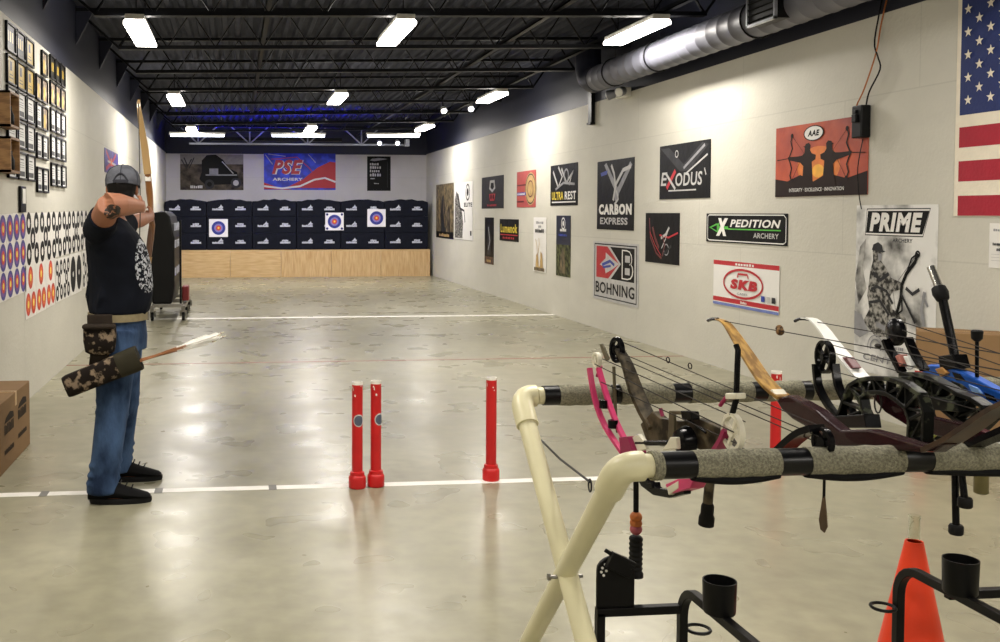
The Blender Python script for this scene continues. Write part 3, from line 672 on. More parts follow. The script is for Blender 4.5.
# ------------------------------------------------------------------ left wall: award frames, shadow boxes, paper targets
M_frame = mat('black_frame', '#121213', .35); M_paper = mat('certificate_paper', '#d8d8d6', .55, var=.06); M_photo = mat('photo_print', '#5a4a3c', .5, col2='#b7a794', scale=14)
M_goldp = mat('gold_certificate', '#b89a35', .45, var=.2, scale=9); M_ink = mat('ink', '#37373a', .5); M_darkp = mat('dark_certificate', '#1b1a18', .45, var=.3)
def frame_proto(kind):
    t = thing('award_frame', '', 'picture frame', (0, 0, 0), group='award frames on the wall')
    W, H = .305, .222
    mb = MB(); b = .017
    for a, c in (((0, 0, 0), (.02, b, H)), ((0, W-b, 0), (.02, W, H)), ((0, 0, 0), (.02, W, b)), ((0, 0, H-b), (.02, W, H))): mb.span(a, c)
    mb.build('frame', M_frame, t, .003, 0)
    mb = MB().span((0, b, b), (.008, W-b, H-b)); mm = {'white': M_paper, 'gold': M_goldp, 'dark': M_darkp, 'photo': M_photo}[kind]
    k = M_ink if kind in ('white', 'gold') else M_goldp
    def r(y0, z0, y1, z1): mb.add([(.0088, y0, z0), (.0088, y1, z0), (.0088, y1, z1), (.0088, y0, z1)], [(0, 1, 2, 3)], 1)
    if kind == 'white':
        r(.05, .03, .255, .07); r(.09, .16, .215, .17)
        for q in range(3): r(.07, .1+.018*q, .235, .104+.018*q)
    elif kind == 'gold': r(.12, .11, .185, .18); r(.08, .05, .225, .058); r(.1, .075, .205, .082)
    elif kind == 'dark':
        for yy_ in (.07, .14, .21): r(yy_-.02, .08, yy_+.02, .16)
    else: r(.11, .03, .2, .15)
    mb.build('certificate', [mm, k], t, smooth=0)
    return t
FP = {k: frame_proto(k) for k in ('white', 'gold', 'dark', 'photo')}
used = set()
CN = {'A': 'column beside the wooden boxes', 'B': 'middle narrow column', 'C': 'column nearer the archer'}
RN = ['top row', 'second row', 'third row', 'fourth row', 'bottom row']
for colk, ys, rowsz in (('A', (7.61, 7.955, 8.30), (2.775, 2.53, 2.295, 2.06, 1.815)), ('B', (8.69, 8.955), (2.775, 2.53, 2.285, 2.025, 1.73)), ('C', (9.345, 9.62, 9.895), (2.8, 2.56, 2.31, 2.06, 1.8))):
    for r, z in enumerate(rowsz):
        for c, y in enumerate(ys):
            if colk == 'A': kind = 'dark' if (r == 0 and c < 2) else 'gold' if r < 2 else 'white'
            elif colk == 'B':
                if r == 0 and c == 0: continue
                kind = 'photo' if (r < 2 or (c == 1 and r == 2)) else 'white'
            else: kind = 'dark' if r == 0 else 'photo' if r == 1 else 'white'
            what = {'white': 'black-framed white certificate', 'gold': 'black-framed gold certificate', 'dark': 'dark award plaque', 'photo': 'black-framed brown photograph'}[kind]
            n_ = len(ys)
            lab = what+', '+RN[r]+' of '+CN[colk]+', '+(('near side', 'centre', 'target side')[c] if n_ == 3 else ('wooden box side', 'target side')[c])
            src = FP[kind]; o = src if kind not in used else dup(src); used.add(kind)
            o.location = (XL+.003, y, z); o['label'] = lab
            wdt = 1.0 if colk == 'A' else .8
            o.scale = (1, wdt, 1)
M_box = mat('brown_box_wood', '#9a7448', .5, col2='#7d5a36', scale=8, stretch=(1, 1, 6))
for k, z in enumerate((2.175, 1.845)):
    t = thing('shadow_box', ('upper' if k == 0 else 'lower')+' brown wooden display box mounted beside the award frames', 'display box', (XL+.003, 7.3, z), group='wooden display boxes')
    mb = MB(); H = .26; W = .31
    for a, b in (((0, 0, 0), (.01, W, H)), ((0, 0, 0), (.1, .018, H)), ((0, W-.018, 0), (.1, W, H)), ((0, 0, 0), (.1, W, .018)), ((0, 0, H-.018), (.1, W, H))): mb.span(a, b)
    mb.build('box_shell', M_box, t, smooth=0)
    MB().span((.011, .02, .02), (.014, W-.02, H-.02)).build('lining', M_frame, t, smooth=0)
    MB().lathe([(.02, 0), (.028, .02), (.028, .08), (.012, .12), (.012, .15)], (.05, .23, .019), n=12).build('trophy', M_plastic, t)
t = thing('thermostat', 'small black-rimmed white wall plate under the award frames', 'wall plate', (XL+.003, 8.0, 1.555))
MB().span((0, 0, 0), (.02, .2, .21)).build('rim', M_frame, t, .004, 0); MB().span((.02, .045, .07), (.026, .155, .19)).build('plate', M_white, t, .003, 0)
p = Print(1.5, .32, mat('purple_print', '#2a1f5e', .4, col2='#4638a0', scale=4))
p.line([(.1, .9), (.4, .5), (.9, .2)], .05, VR).line([(.1, .15), (.5, .5), (.8, .9)], .05, VR).up().line([(.2, .5), (.8, .45)], .03, VLG).disc(.45, .5, .06, VSUN2)
p.place('poster', 'small purple poster with red crossing strokes beyond the archer head', 'poster', 'L', 13.15, 2.09)
# paper targets
TP = mat('target_paper', '#dfdcd6', .6, var=.03); TBL = mat('target_blue', '#3c3a86', .55); TPU = mat('target_purple', '#6a3f8e', .55); TRD = mat('target_red', '#c43a2c', .55); TYE = mat('target_yellow', '#ecd25a', .55); TBK = mat('target_black', '#19191c', .55); TOR = mat('target_orange', '#d9652d', .55)
TB2 = mat('target_face_blue', '#27308a', .55); TLB = mat('target_violet', '#8074b8', .55)
def spot(p, cx, cy, r, cols):
    n = len(cols); lv = p.lv
    for k, c in enumerate(cols): p.disc(cx, cy, r*(1-k/n), c); p.up()
    p.lv = lv
tall = ('first of the row', 'second of the row', 'third of the row', 'beside the black ring sheets')
for k in range(4):
    p = Print(.225, .645, TP, tk=.0015)
    for q in range(3): spot(p, .5, .17+.33*q, .104, (TBL, TPU, TRD, TYE))
    p.place('paper_target', 'tall paper target with three purple red yellow spots, '+tall[k], 'paper target', 'L', 7.34+.228*k, .895+.004*k, group='paper targets on the wall')
for k in range(6):
    p = Print(.56, .43, TP, tk=.0015)
    for (cx, cy) in ((.2, .8), (.75, .8), (.48, .5), (.2, .2), (.75, .2)):
        p.ring(cx, cy, .07, .055, TBK, .066)
    p.place('paper_target', 'white paper target with five black rings, upper row, '+ORD[k]+' from the coloured spots', 'paper target', 'L', 8.26+.565*k, 1.12+.004*k, group='paper targets on the wall')
for k in range(3):
    p = Print(.44, .445, TP, tk=.0015)
    for (cx, cy) in ((.5, .75), (.27, .26), (.74, .26)): spot(p, cx, cy, .095, (TRD, TOR, TYE))
    p.place('paper_target', 'white paper target with three red orange spots, lower row, '+('first one', 'middle one', 'beside black rings')[k], 'paper target', 'L', 8.2+.447*k, .675+.004*k, group='paper targets on the wall')
for k in range(2):
    p = Print(.4, .42, TP, tk=.0015)
    for (cx, cy) in ((.22, .78), (.75, .78), (.48, .5), (.22, .2), (.75, .2)): p.ring(cx, cy, .052, .042, TBK, .054)
    p.place('paper_target', 'small white paper target with five black rings, lower row, '+('next to red spots', 'next to big black discs')[k], 'paper target', 'L', 9.56+.41*k, .69, group='paper targets on the wall')
for k in range(2):
    p = Print(.38, .435, TP, tk=.0015)
    p.disc(.5, .5, .165, TBK, .19).up().disc(.5, .5, .03, TP, .03)
    p.place('paper_target', 'paper target with one big black disc, '+('next to small rings', 'nearer the archer')[k], 'paper target', 'L', 10.39+.385*k, .685, group='paper targets on the wall')
p = Print(.5, .42, TP, tk=.0015)
for (cx, cy) in ((.22, .78), (.75, .78), (.48, .5), (.22, .2), (.75, .2)): p.ring(cx, cy, .052, .042, TBK, .054)
p.place('paper_target', 'white five-ring paper target partly behind the archer back, lower row', 'paper target', 'L', 11.2, .7, group='paper targets on the wall')
# ------------------------------------------------------------------ backstop: plywood, foam blocks, target faces
YW = 23.68
M_ply1 = mat('plywood_flat_grain', '#d2b588', .55, col2='#b5925f', thr=(.3, .75), scale=3, stretch=(1, 1, 9), detail=8)
M_ply2 = mat('plywood_upright_grain', '#d2b588', .55, col2='#b08a58', thr=(.3, .75), scale=3, stretch=(9, 1, 1), detail=8)
x = -1.36; pn = ['hidden partly by the wheeled butt', 'second from the wheeled butt', 'in the middle of the row', 'second from the long poster wall', 'ending at the long poster wall']
for k in range(5):
    o = MB().span((x+.003, YW, .0), (x+1.217, YW+.02, .63)).build('plywood_panel', M_ply1 if k < 2 else M_ply2, smooth=0)
    tag(o, 'upright plywood panel under the black targets, '+pn[k], 'plywood panel', 'plywood panels of the backstop'); x += 1.22
o = MB().span((-1.4, YW+.0, .632), (4.74, YW+.75, .66)).build('timber_ledge', M_ply1, smooth=0); tag(o, 'plywood ledge carrying the row of black foam blocks', 'ledge')
M_foam = mat('black_foam', FOAM_C, .7, var=.25, scale=7, bump=.3, bscale=30); M_logo = mat('white_logo_print', '#b9bccb', .6, var=.3, scale=30)
bx = [-1.80, -.70, .39, 1.46, 2.54, 3.62, 4.70]
bx[0] = -1.70
bn = ['column by the archer-side wall', 'second column from archer-side wall', 'third column from archer-side wall', 'third column from the poster wall', 'second column from the poster wall', 'column by the poster wall']
rn = ['bottom', 'middle', 'top']
for c in range(6):
    for r in range(3):
        z0 = .662+.402*r; z1 = z0+(.4 if r < 2 else .36); W = bx[c+1]-bx[c]-.012
        t = thing('target_block', rn[r]+' black foam target block with white print, '+bn[c], 'foam target', (bx[c]+.006+W/2, 23.72, z0), group='foam blocks of the backstop')
        mb = MB()
        if r < 2: mb.span((-W/2, 0, 0), (W/2, .62, z1-z0))
        else:
            P = [(-W/2, 0, 0), (W/2, 0, 0)]+[(W/2-W*i/8, 0, z1-z0+.055*math.sin(PI*i/8)+.012*math.sin(3*i+c)) for i in range(9)]
            mb.plate([V(p)+V((0, .31, 0)) for p in P], (0, 1, 0), .62)
        mb.build('foam_body', M_foam, t, .012, 0)
        yy_ = -.0015; rnd = random.Random(c*7+r)
        for s, cx in ((0, -W*.26), (1, W*.25)):
            mb = MB(); zc = .2
            def tri(pts): mb.add([(a, yy_, b) for a, b in pts], [tuple(range(len(pts)))], 0)
            def row(x0, x1, z0_, z1_, n_):
                st_ = (x1-x0)/n_
                for i in range(n_): a = x0+i*st_; h = z0_+(z1_-z0_)*rnd.uniform(.75, 1); tri([(a, z0_), (a+st_*.93, z0_), (a+st_*.93, h), (a, h)])
            if s == 0:      # animal-like mark rising from a word
                row(cx-.13, cx+.13, zc-.05, zc+.0, 8)
                tri([(cx+.0, zc-.0), (cx+.12, zc-.0), (cx+.13, zc+.03), (cx+.1, zc+.045), (cx+.08, zc+.09), (cx+.06, zc+.05)])
            else:
                row(cx-.08, cx+.07, zc+.0, zc+.045, 5); row(cx-.13, cx+.12, zc-.05, zc-.0, 9)
            mb.build('logo_print', M_logo, t, smooth=0)
TBLU = (TB2, TB2, TB2, TLB, TLB, TRD, TOR, TYE)
for px, py, nm in ((218.5, 228, 'on the archer side'), (334.5, 221.5, 'in the middle'), (376.5, 218, 'on the poster-wall side')):
    q = at_y(px, py, 23.71)
    p = Print(.45, .43, mat('target_sheet', '#e6e4ea', .6, var=.02), tk=.012)
    spot(p, .5, .5, .165, TBLU)
    if nm == 'in the middle':
        for a in (.1, .9):
            for b in (.1, .9): spot(p, a, b, .03, (TB2, TBK))
    p.place('bullseye_target', 'white square target face with blue and red rings, '+nm, 'target face', 'F', q.x-.225, q.z-.215, group='square target faces on the foam', at=23.717, off=.0)

# ------------------------------------------------------------------ wheeled target butt by the archer-side wall
wb = thing('wheeled_target', 'black foam target butt on wheeled metal cart beyond the archer', 'target cart', (-1.0, 14.2, 0))
mb = MB()
P = [(-.2, 0, .24), (.08, 0, .24), (.12, 0, .5), (.12, 0, 1.2), (.06, 0, 1.5), (-.02, 0, 1.58), (-.2, 0, 1.55), (-.24, 0, .8)]
mb.plate([V(p)+V((0, .75, 0)) for p in P], (0, 1, 0), 1.5); mb.build('foam_body', M_plastic, wb, .03, 0)
mb = MB()
for z in (.7, 1.1, 1.35):
    for y in (.2, .6, 1.0): mb.box((.118, y, z), (.012, .22, .11))
mb.build('logo_print', M_logo, wb, smooth=0)
M_steelb = mat('bare_steel', '#8a8781', .35, metal=.7)
mb = MB()
for x in (-.2, .24): mb.bar((x, -.05, .2), (x, 1.75, .2), .05, .05)
for y in (0, .8, 1.7): mb.bar((-.2, y, .22), (.24, y, .22), .05, .04)
mb.build('cart_frame', M_steelb, wb, .004, 0)
for x, y in ((-.2, .02), (.24, .02), (-.2, 1.68), (.24, 1.68), (.24, .85)):
    c = MB().box((x, y, .16), (.05, .07, .05)).bar((x-.03, y, .15), (x-.03, y+.02, .06), .01, .04, (0, 1, 0)).bar((x+.03, y, .15), (x+.03, y+.02, .06), .01, .04, (0, 1, 0)).build('caster', M_steelb, wb, smooth=0)
    MB().lathe([(.03, -.022), (.06, -.02), (.062, 0), (.06, .02), (.03, .022)], (x, y+.02, .063), (1, 0, 0), 16).build('wheel', M_plastic, c)
MB().box((.25, .55, .36), (.1, .3, .22)).build('red_clamp', mat('dark_red_paint', '#7a1f22', .4), wb, .02, 0)
MB().bar((.2, .1, .2), (.2, .1, 1.45), .03, .03, (1, 0, 0)).build('side_post', M_plastic, wb, smooth=0)
# ------------------------------------------------------------------ cartons
M_card = mat('corrugated_card', '#84694a', .8, spec=.2, var=.07, scale=4); M_cardd = mat('carton_ink', '#2e251c', .7); M_ctape = mat('carton_tape', '#b6925f', .35)
def carton(name, label, W, D, H, loc, marks):
    t = thing(name, label, 'box', loc)
    MB().span((0, 0, 0), (W, D, H)).build('card_body', M_card, t, .006, 0)
    mb = MB()
    mb.span((-.001, D*.47, H), (W+.001, D*.53, H+.0012)); mb.span((W, D*.47, H*.8), (W+.0012, D*.53, H+.001)); mb.build('tape', M_ctape, t, smooth=0)
    MB().span((W*.02, D*.49, H+.0013), (W*.98, D*.5, H+.002)).build('flap_seam', M_cardd, t, smooth=0)
    for (y, z, w_, h_) in marks:
        mb = MB()
        n_ = 7 if h_ > .04 else 14
        for i in range(n_):
            a = y+w_*i/n_; mb.add([(W+.0015, a, z), (W+.0015, a+w_/n_*.75, z), (W+.0015, a+w_/n_*.75, z+h_*(1-.25*(i % 3 == 1))), (W+.0015, a, z+h_)], [(0, 1, 2, 3)])
        if h_ > .04: mb.plate([(W+.0012, y+w_*a, z+h_+.01+b*.05) for a, b in ((0, 0), (1, 0), (.95, .7), (.6, 1), (.2, .6))], (1, 0, 0), .001)
        mb.build('print', M_cardd, t, smooth=0)
    return t
carton('cardboard_box', 'brown cardboard carton with dark print on floor by wall', .33, .83, .43, (XL+.01, 5.87, 0), [(.1, .22, .25, .06), (.47, .24, .25, .06), (.1, .1, .25, .03), (.47, .12, .25, .03)])
q = at_y(917, 331, 5.8)
t = carton('cardboard_box', 'plain tall brown cardboard carton behind the bow rack', .46, .26, q.z, (q.x, q.y, 0), []); t.rotation_euler = (0, 0, -math.radians(35))
# ------------------------------------------------------------------ red lane posts
M_rp = mat('chipped_red_paint', '#c01c1e', .38, col2='#b21619', scale=4); M_chip = mat('bare_pvc', '#e2ded4', .5, var=.08)
rp = thing('lane_post', '', 'lane post', (0, 0, 0), group='red lane posts')
MB().lathe([(.046, 0), (.049, .006), (.049, .058), (.046, .066), (.041, .072), (.04, .09), (.0315, .094)], n=24).build('base_coupling', M_rp, rp, smooth=22)
mb = MB().lathe([(.0305, .09), (.0305, .585)], n=24); mb.build('pipe', M_rp, rp)
mb = MB().lathe([(.0306, .585), (.0306, .6), (.026, .6), (.026, .55)], n=24)
for i in range(9):
    a = random.uniform(0, 6.28); z = .585-abs(random.gauss(0, .05)); h = random.uniform(.006, .02); da = random.uniform(.1, .35)
    q = [(.0312*math.cos(a+t_*da), .0312*math.sin(a+t_*da), z+h*s_) for t_, s_ in ((0, 0), (1, -.4), (1.1, .5), (.4, 1))]
    mb.add(q, [(0, 1, 2, 3)])
mb.build('bare_rim', M_chip, rp)
bd = MB()
def badge(o):
    mb = MB()
    for k, (R, m) in enumerate(((.032, 0), (.026, 1))):
        vs = []; rr = .0311+.0005*(k+1); n = 20
        for g in range(6):
            for i in range(n):
                a = 2*PI*i/n; r = R*max(g/5, .001); th_ = -PI/2+.15+r*math.cos(a)/.0305
                vs.append((rr*math.cos(th_), rr*math.sin(th_), .385+r*math.sin(a)*1.1))
        mb.add(vs, [(g*n+i, g*n+(i+1) % n, (g+1)*n+(i+1) % n, (g+1)*n+i) for g in range(5) for i in range(n)], m)
    mb.build('sticker', [VLG, mat('slate_sticker', '#4d5566', .5)], o, smooth=0)
PL = [(.676, 5.44, 'with a round grey sticker, beside its twin'), (.785, 5.462, 'with half-hidden sticker, second of the close pair'), (1.468, 5.52, 'standing alone left of the bow rack'.replace('left of', 'just short of'))]
q = at_y(782, 380, 5.5); PL.append((q.x, 5.56, 'seen behind the wooden recurve limb'))
q = at_y(929, 400, 5.5); PL.append((q.x, 5.58, 'almost hidden behind the bows'))
for k, (x, y, nm) in enumerate(PL):
    if k == 0: o = rp; o.location = (x, y, .0012)
    else: o = dup(rp, (x, y, .0012), rot=(0, 0, k*1.3 if k > 1 else 0))
    o['label'] = 'chipped red pipe post on shooting line, '+nm
for o in [o for o in bpy.data.objects if o.name.startswith('lane_post')][:2]: badge(o)
bpy.data.objects['lane_post.001'].rotation_euler = (0, 0, .5)
# ------------------------------------------------------------------ the archer (root at his feet; x = the way his chest faces, y = towards targets)
PX, PY = -.64, 5.49
def remesh(o, vox, smooth=6, fac=.5):
    m = o.modifiers.new('remesh', 'REMESH'); m.mode = 'VOXEL'; m.voxel_size = vox; m.use_smooth_shade = True
    if smooth:
        s_ = o.modifiers.new('smooth', 'SMOOTH'); s_.factor = fac; s_.iterations = smooth
    bpy.context.view_layer.update()
    dg = bpy.context.evaluated_depsgraph_get()
    me = bpy.data.meshes.new_from_object(o.evaluated_get(dg)); me.name = o.name
    mats = [m_ for m_ in o.data.materials]
    o.modifiers.clear(); o.data = me
    if not me.materials:
        for m_ in mats: me.materials.append(m_)
    me.polygons.foreach_set('use_smooth', [True]*len(me.polygons))
    return o
def mask_mat(name, base, spots, over, rough=.6, nscale=30, thr=(.45, .55), coord='Object', bumpy=.0, var=.1):
    """base colour with a mottled print confined to soft balls (centre, radius) in object space"""
    m = bpy.data.materials.new(name); m.use_nodes = True; nt = m.node_tree; N = nt.nodes; L = nt.links; b = N['Principled BSDF']; b.inputs['Roughness'].default_value = rough; b.inputs['Specular IOR Level'].default_value = .3 if max(lin(base)) > .05 else .1
    tc = N.new('ShaderNodeTexCoord'); acc = None
    for c, r in spots:
        d = N.new('ShaderNodeVectorMath'); d.operation = 'SUBTRACT'; L.new(tc.outputs[coord], d.inputs[0]); d.inputs[1].default_value = c
        sc = N.new('ShaderNodeVectorMath'); sc.operation = 'DIVIDE'; L.new(d.outputs[0], sc.inputs[0]); sc.inputs[1].default_value = r
        ln = N.new('ShaderNodeVectorMath'); ln.operation = 'LENGTH'; L.new(sc.outputs[0], ln.inputs[0])
        lt = N.new('ShaderNodeMath'); lt.operation = 'LESS_THAN'; L.new(ln.outputs['Value'], lt.inputs[0]); lt.inputs[1].default_value = 1
        if acc is None: acc = lt.outputs[0]
        else:
            mx = N.new('ShaderNodeMath'); mx.operation = 'MAXIMUM'; L.new(acc, mx.inputs[0]); L.new(lt.outputs[0], mx.inputs[1]); acc = mx.outputs[0]
    nz = N.new('ShaderNodeTexNoise'); nz.inputs['Scale'].default_value = nscale; nz.inputs['Detail'].default_value = 4; nz.inputs['Distortion'].default_value = 1.2; L.new(tc.outputs[coord], nz.inputs['Vector'])
    mr = N.new('ShaderNodeMapRange'); mr.inputs['From Min'].default_value = thr[0]; mr.inputs['From Max'].default_value = thr[1]; L.new(nz.outputs['Fac'], mr.inputs['Value'])
    ml = N.new('ShaderNodeMath'); ml.operation = 'MULTIPLY'; L.new(acc, ml.inputs[0]); L.new(mr.outputs[0], ml.inputs[1])
    n2 = N.new('ShaderNodeTexNoise'); n2.inputs['Scale'].default_value = 9; L.new(tc.outputs[coord], n2.inputs['Vector'])
    cr = N.new('ShaderNodeValToRGB'); e = cr.color_ramp.elements; c = lin(base); e[0].position = .3; e[1].position = .7
    e[0].color = (*[q*(1-var) for q in c], 1); e[1].color = (*[min(1, q*(1+var)) for q in c], 1); L.new(n2.outputs['Fac'], cr.inputs['Fac'])
    mx = N.new('ShaderNodeMix'); mx.data_type = 'RGBA'; L.new(ml.outputs[0], mx.inputs[0]); L.new(cr.outputs[0], mx.inputs[6]); mx.inputs[7].default_value = (*lin(over), 1); L.new(mx.outputs[2], b.inputs['Base Color'])
    if bumpy:
        bp = N.new('ShaderNodeBump'); bp.inputs['Strength'].default_value = bumpy; bp.inputs['Distance'].default_value = .01
        n3 = N.new('ShaderNodeTexNoise'); n3.inputs['Scale'].default_value = 16; n3.inputs['Detail'].default_value = 5; L.new(tc.outputs[coord], n3.inputs['Vector']); L.new(n3.outputs['Fac'], bp.inputs['Height']); L.new(bp.outputs['Normal'], b.inputs['Normal'])
    return m
SH_R, EL_R, WR_R = V((-.085, -.175, 1.465)), V((-.005, -.40, 1.592)), V((.125, -.13, 1.585))
SH_L, EL_L, WR_L = V((-.05, .17, 1.465)), V((.04, .45, 1.50)), V((.105, .72, 1.525))
HD = V((.015, .03, 1.685))
mb = MB()
# trunk, neck, head
mb.loft([(.86, -.01, 0, .12, .16), (.95, -.01, 0, .135, .165), (1.1, -.005, 0, .145, .17), (1.25, -.01, 0, .148, .18), (1.38, -.025, 0, .14, .195), (1.46, -.045, 0, .115, .17), (1.52, -.045, 0, .08, .1), (1.56, -.04, .01, .06, .065), (1.62, -.02, .02, .056, .06)], 24)
R_head = Matrix.Identity(3)
mb.ell(HD+V((0, -.005, .03)), (.078, .1, .1), n=20, m=14)           # skull
mb.ell(HD+V((0, .03, -.045)), (.062, .068, .085), n=18, m=12)       # face and jaw
mb.ell(HD+V((0, .062, -.105)), (.035, .03, .028))                   # chin
mb.tube([HD+V((0, .09, .02)), HD+V((0, .112, -.02)), HD+V((0, .1, -.036))], [.010, .016, .013], 8)   # nose
mb.ell(HD+V((0, .09, -.07)), (.026, .012, .007)); mb.ell(HD+V((0, .089, -.082)), (.022, .012, .008))    # lips
for s in (-1, 1):
    mb.ell(HD+V((.031*s, .082, .012)), (.016, .012, .009))          # eyes at half head height
    mb.ell(HD+V((.03*s, .086, .03)), (.024, .012, .008))            # brow
    mb.ell(HD+V((.079*s, -.012, -.01)), (.01, .022, .034), Matrix.Rotation(.3, 3, 'X'))   # ears
# arms
mb.tube([SH_R+V((.02, .06, -.02)), SH_R, SH_R.lerp(EL_R, .35), SH_R.lerp(EL_R, .75), EL_R], [.06, .07, .068, .063, .06], 16)
mb.tube([SH_R.lerp(EL_R, .8), EL_R+V((.004, -.012, .004)), EL_R.lerp(WR_R, .3), EL_R.lerp(WR_R, .7), WR_R], [.06, .063, .063, .047, .034], 16)
mb.tube([SH_L+V((0, -.06, 0)), SH_L, SH_L.lerp(EL_L, .5), EL_L, EL_L.lerp(WR_L, .35), WR_L], [.06, .065, .055, .046, .046, .03], 16)
# hands: palm, four fingers, thumb
def hand(wr, d, up, out, curl, side):
    d, up, out = V(d).normalized(), V(up).normalized(), V(out).normalized()
    pc = wr+d*.05
    mb.sweep([wr-d*.015, wr+d*.02, wr+d*.055, wr+d*.088], [(math.cos(a)*.034, math.sin(a)*.015) for a in [2*PI*i/12 for i in range(12)]], up, scales=[.75, .95, 1.08, 1.0])
    for k, (u, ln) in enumerate(((.026, .066), (.009, .078), (-.009, .074), (-.026, .058))):
        a = wr+d*.084+up*u; b = a+d*ln*.42+out*ln*.12*curl; c = b+d*ln*.1*(1.6-curl)+out*ln*.42*curl; e = c-d*ln*.22*curl+out*ln*.14*curl
        mb.tube([a-d*.01, a, b, c, e], [.0105, .0105, .0098, .009, .0075], 8)
    a = wr+d*.03+up*.03; mb.tube([a, a+up*.022+d*.02+out*.01, a+up*.026+d*.05+out*.03], [.013, .0115, .009], 8)
hand(WR_R, (.12, .95, .0), (0, 0, 1), (-.9, .1, 0), 1.0, 1)
hand(WR_L, (.1, 1, .1), (0, -.1, 1), (-1, 0, 0), 1.0, -1)
# legs
HK = [(V((-.005, -.09, .93)), V((-.025, -.145, .50)), V((-.075, -.2, .09))), (V((-.005, .09, .93)), V((.0, .16, .50)), V((-.05, .235, .09)))]
for h, k, a in HK:
    mb.tube([h, h.lerp(k, .5), k, k.lerp(a, .35), a, a-V((0, 0, .04))], [.085, .075, .055, .055, .036, .036], 14)
    mb.sweep([a+V((-.06, 0, -.045)), a+V((0, 0, -.035)), a+V((.12, 0, -.05)), a+V((.19, 0, -.06))], [(math.cos(q)*.036, math.sin(q)*.03) for q in [2*PI*i/12 for i in range(12)]], (0, 1, 0), scales=[.8, 1.1, 1.15, .7])
M_skin = mask_mat('skin', '#94644c', [(tuple(at_y(113, 213, PY-.43)-V((PX, PY, 0))), (.045, .08, .045))], '#2c2622', .55, nscale=38, thr=(.42, .48), var=.08)
person = remesh(mb.build('person', M_skin), .0065, 4)
person.location = (PX, PY, 0)
tag(person, 'person at full draw in grey cap, dark t-shirt and jeans, astride the shooting line', 'person')

# t-shirt
mb = MB()
mb.loft([(1.0, -.005, 0, .16, .194), (1.02, -.0, 0, .165, .197), (1.06, .005, 0, .172, .197), (1.15, .008, 0, .175, .2), (1.27, -.0, 0, .172, .21), (1.37, -.018, 0, .163, .222), (1.44, -.04, 0, .14, .215), (1.485, -.05, 0, .11, .175), (1.525, -.05, 0, .078, .105), (1.545, -.048, .003, .07, .08)], 28)
mb.tube([SH_R+V((.02, .08, -.03)), SH_R+V((0, .01, 0)), SH_R.lerp(EL_R, .3), SH_R.lerp(EL_R, .52)], [.09, .09, .082, .078], 18)
mb.tube([SH_L+V((0, -.08, -.02)), SH_L, SH_L.lerp(EL_L, .3), SH_L.lerp(EL_L, .6)], [.09, .088, .08, .076], 18)
# drape folds round the waist
for i in range(7):
    a = 2*PI*i/7+.4; mb.tube([(.15*math.cos(a), .17*math.sin(a), 1.0), (.165*math.cos(a+.25), .19*math.sin(a+.25), 1.1), (.15*math.cos(a+.5), .18*math.sin(a+.5), 1.25)], [.02, .022, .014], 8)
M_shirt = mask_mat('navy_shirt_cotton', '#10131b', [((.15, -.06, 1.27), (.07, .15, .16))], '#b9bcc2', .85, nscale=40, thr=(.5, .54), bumpy=.5, var=.2)
sh = remesh(mb.build('t_shirt', M_shirt, person), .009, 5)
# jeans
mb = MB()
mb.loft([(.80, -.005, 0, .15, .165), (.87, -.008, 0, .158, .18), (.95, -.008, 0, .15, .18), (1.0, -.008, 0, .15, .18)], 26)
for (h, k, a), s in zip(HK, (-1, 1)):
    mb.tube([h+V((0, 0, -.02)), h.lerp(k, .3), h.lerp(k, .65), k, k.lerp(a, .4), k.lerp(a, .85), a+V((0, 0, .0)), a+V((0, 0, -.035))], [.122, .116, .1, .088, .083, .078, .084, .086], 18)
    for z in (.12, .16, .21, .47, .53): 
        t_ = (k.z-z)/(k.z-a.z) if z < k.z else 0
        c = k.lerp(a, min(1, max(0, t_))); mb.tube([c+V((.03*math.cos(q)+.052*math.cos(q), .084*math.sin(q), z-c.z+.012*math.sin(q+z*9))) for q in [2*PI*i/14 for i in range(10)]], .012, 6)
M_jean = mat('blue_denim', JEAN_A, .85, col2=JEAN_B, thr=(.36, .66), scale=7, bump=.9, bscale=13, stretch=(1, 1, .6), detail=6, spec=.2)
remesh(mb.build('jeans', M_jean, person), .009, 4)
# belt, buckle
mb = MB(); P = [(-.008+.16*math.cos(q), .19*math.sin(q), .985) for q in [2*PI*i/36 for i in range(36)]]
mb.sweep(P, [(-.02, -.004), (.02, -.004), (.02, .004), (-.02, .004)], (0, 0, 1), closed=True)
blt = mb.build('belt', mat('tan_webbing', '#7f7458', .7, scale=40), person)
MB().box((.155, 0, .985), (.012, .06, .05)).build('buckle', M_steelb, blt, .004, 0)
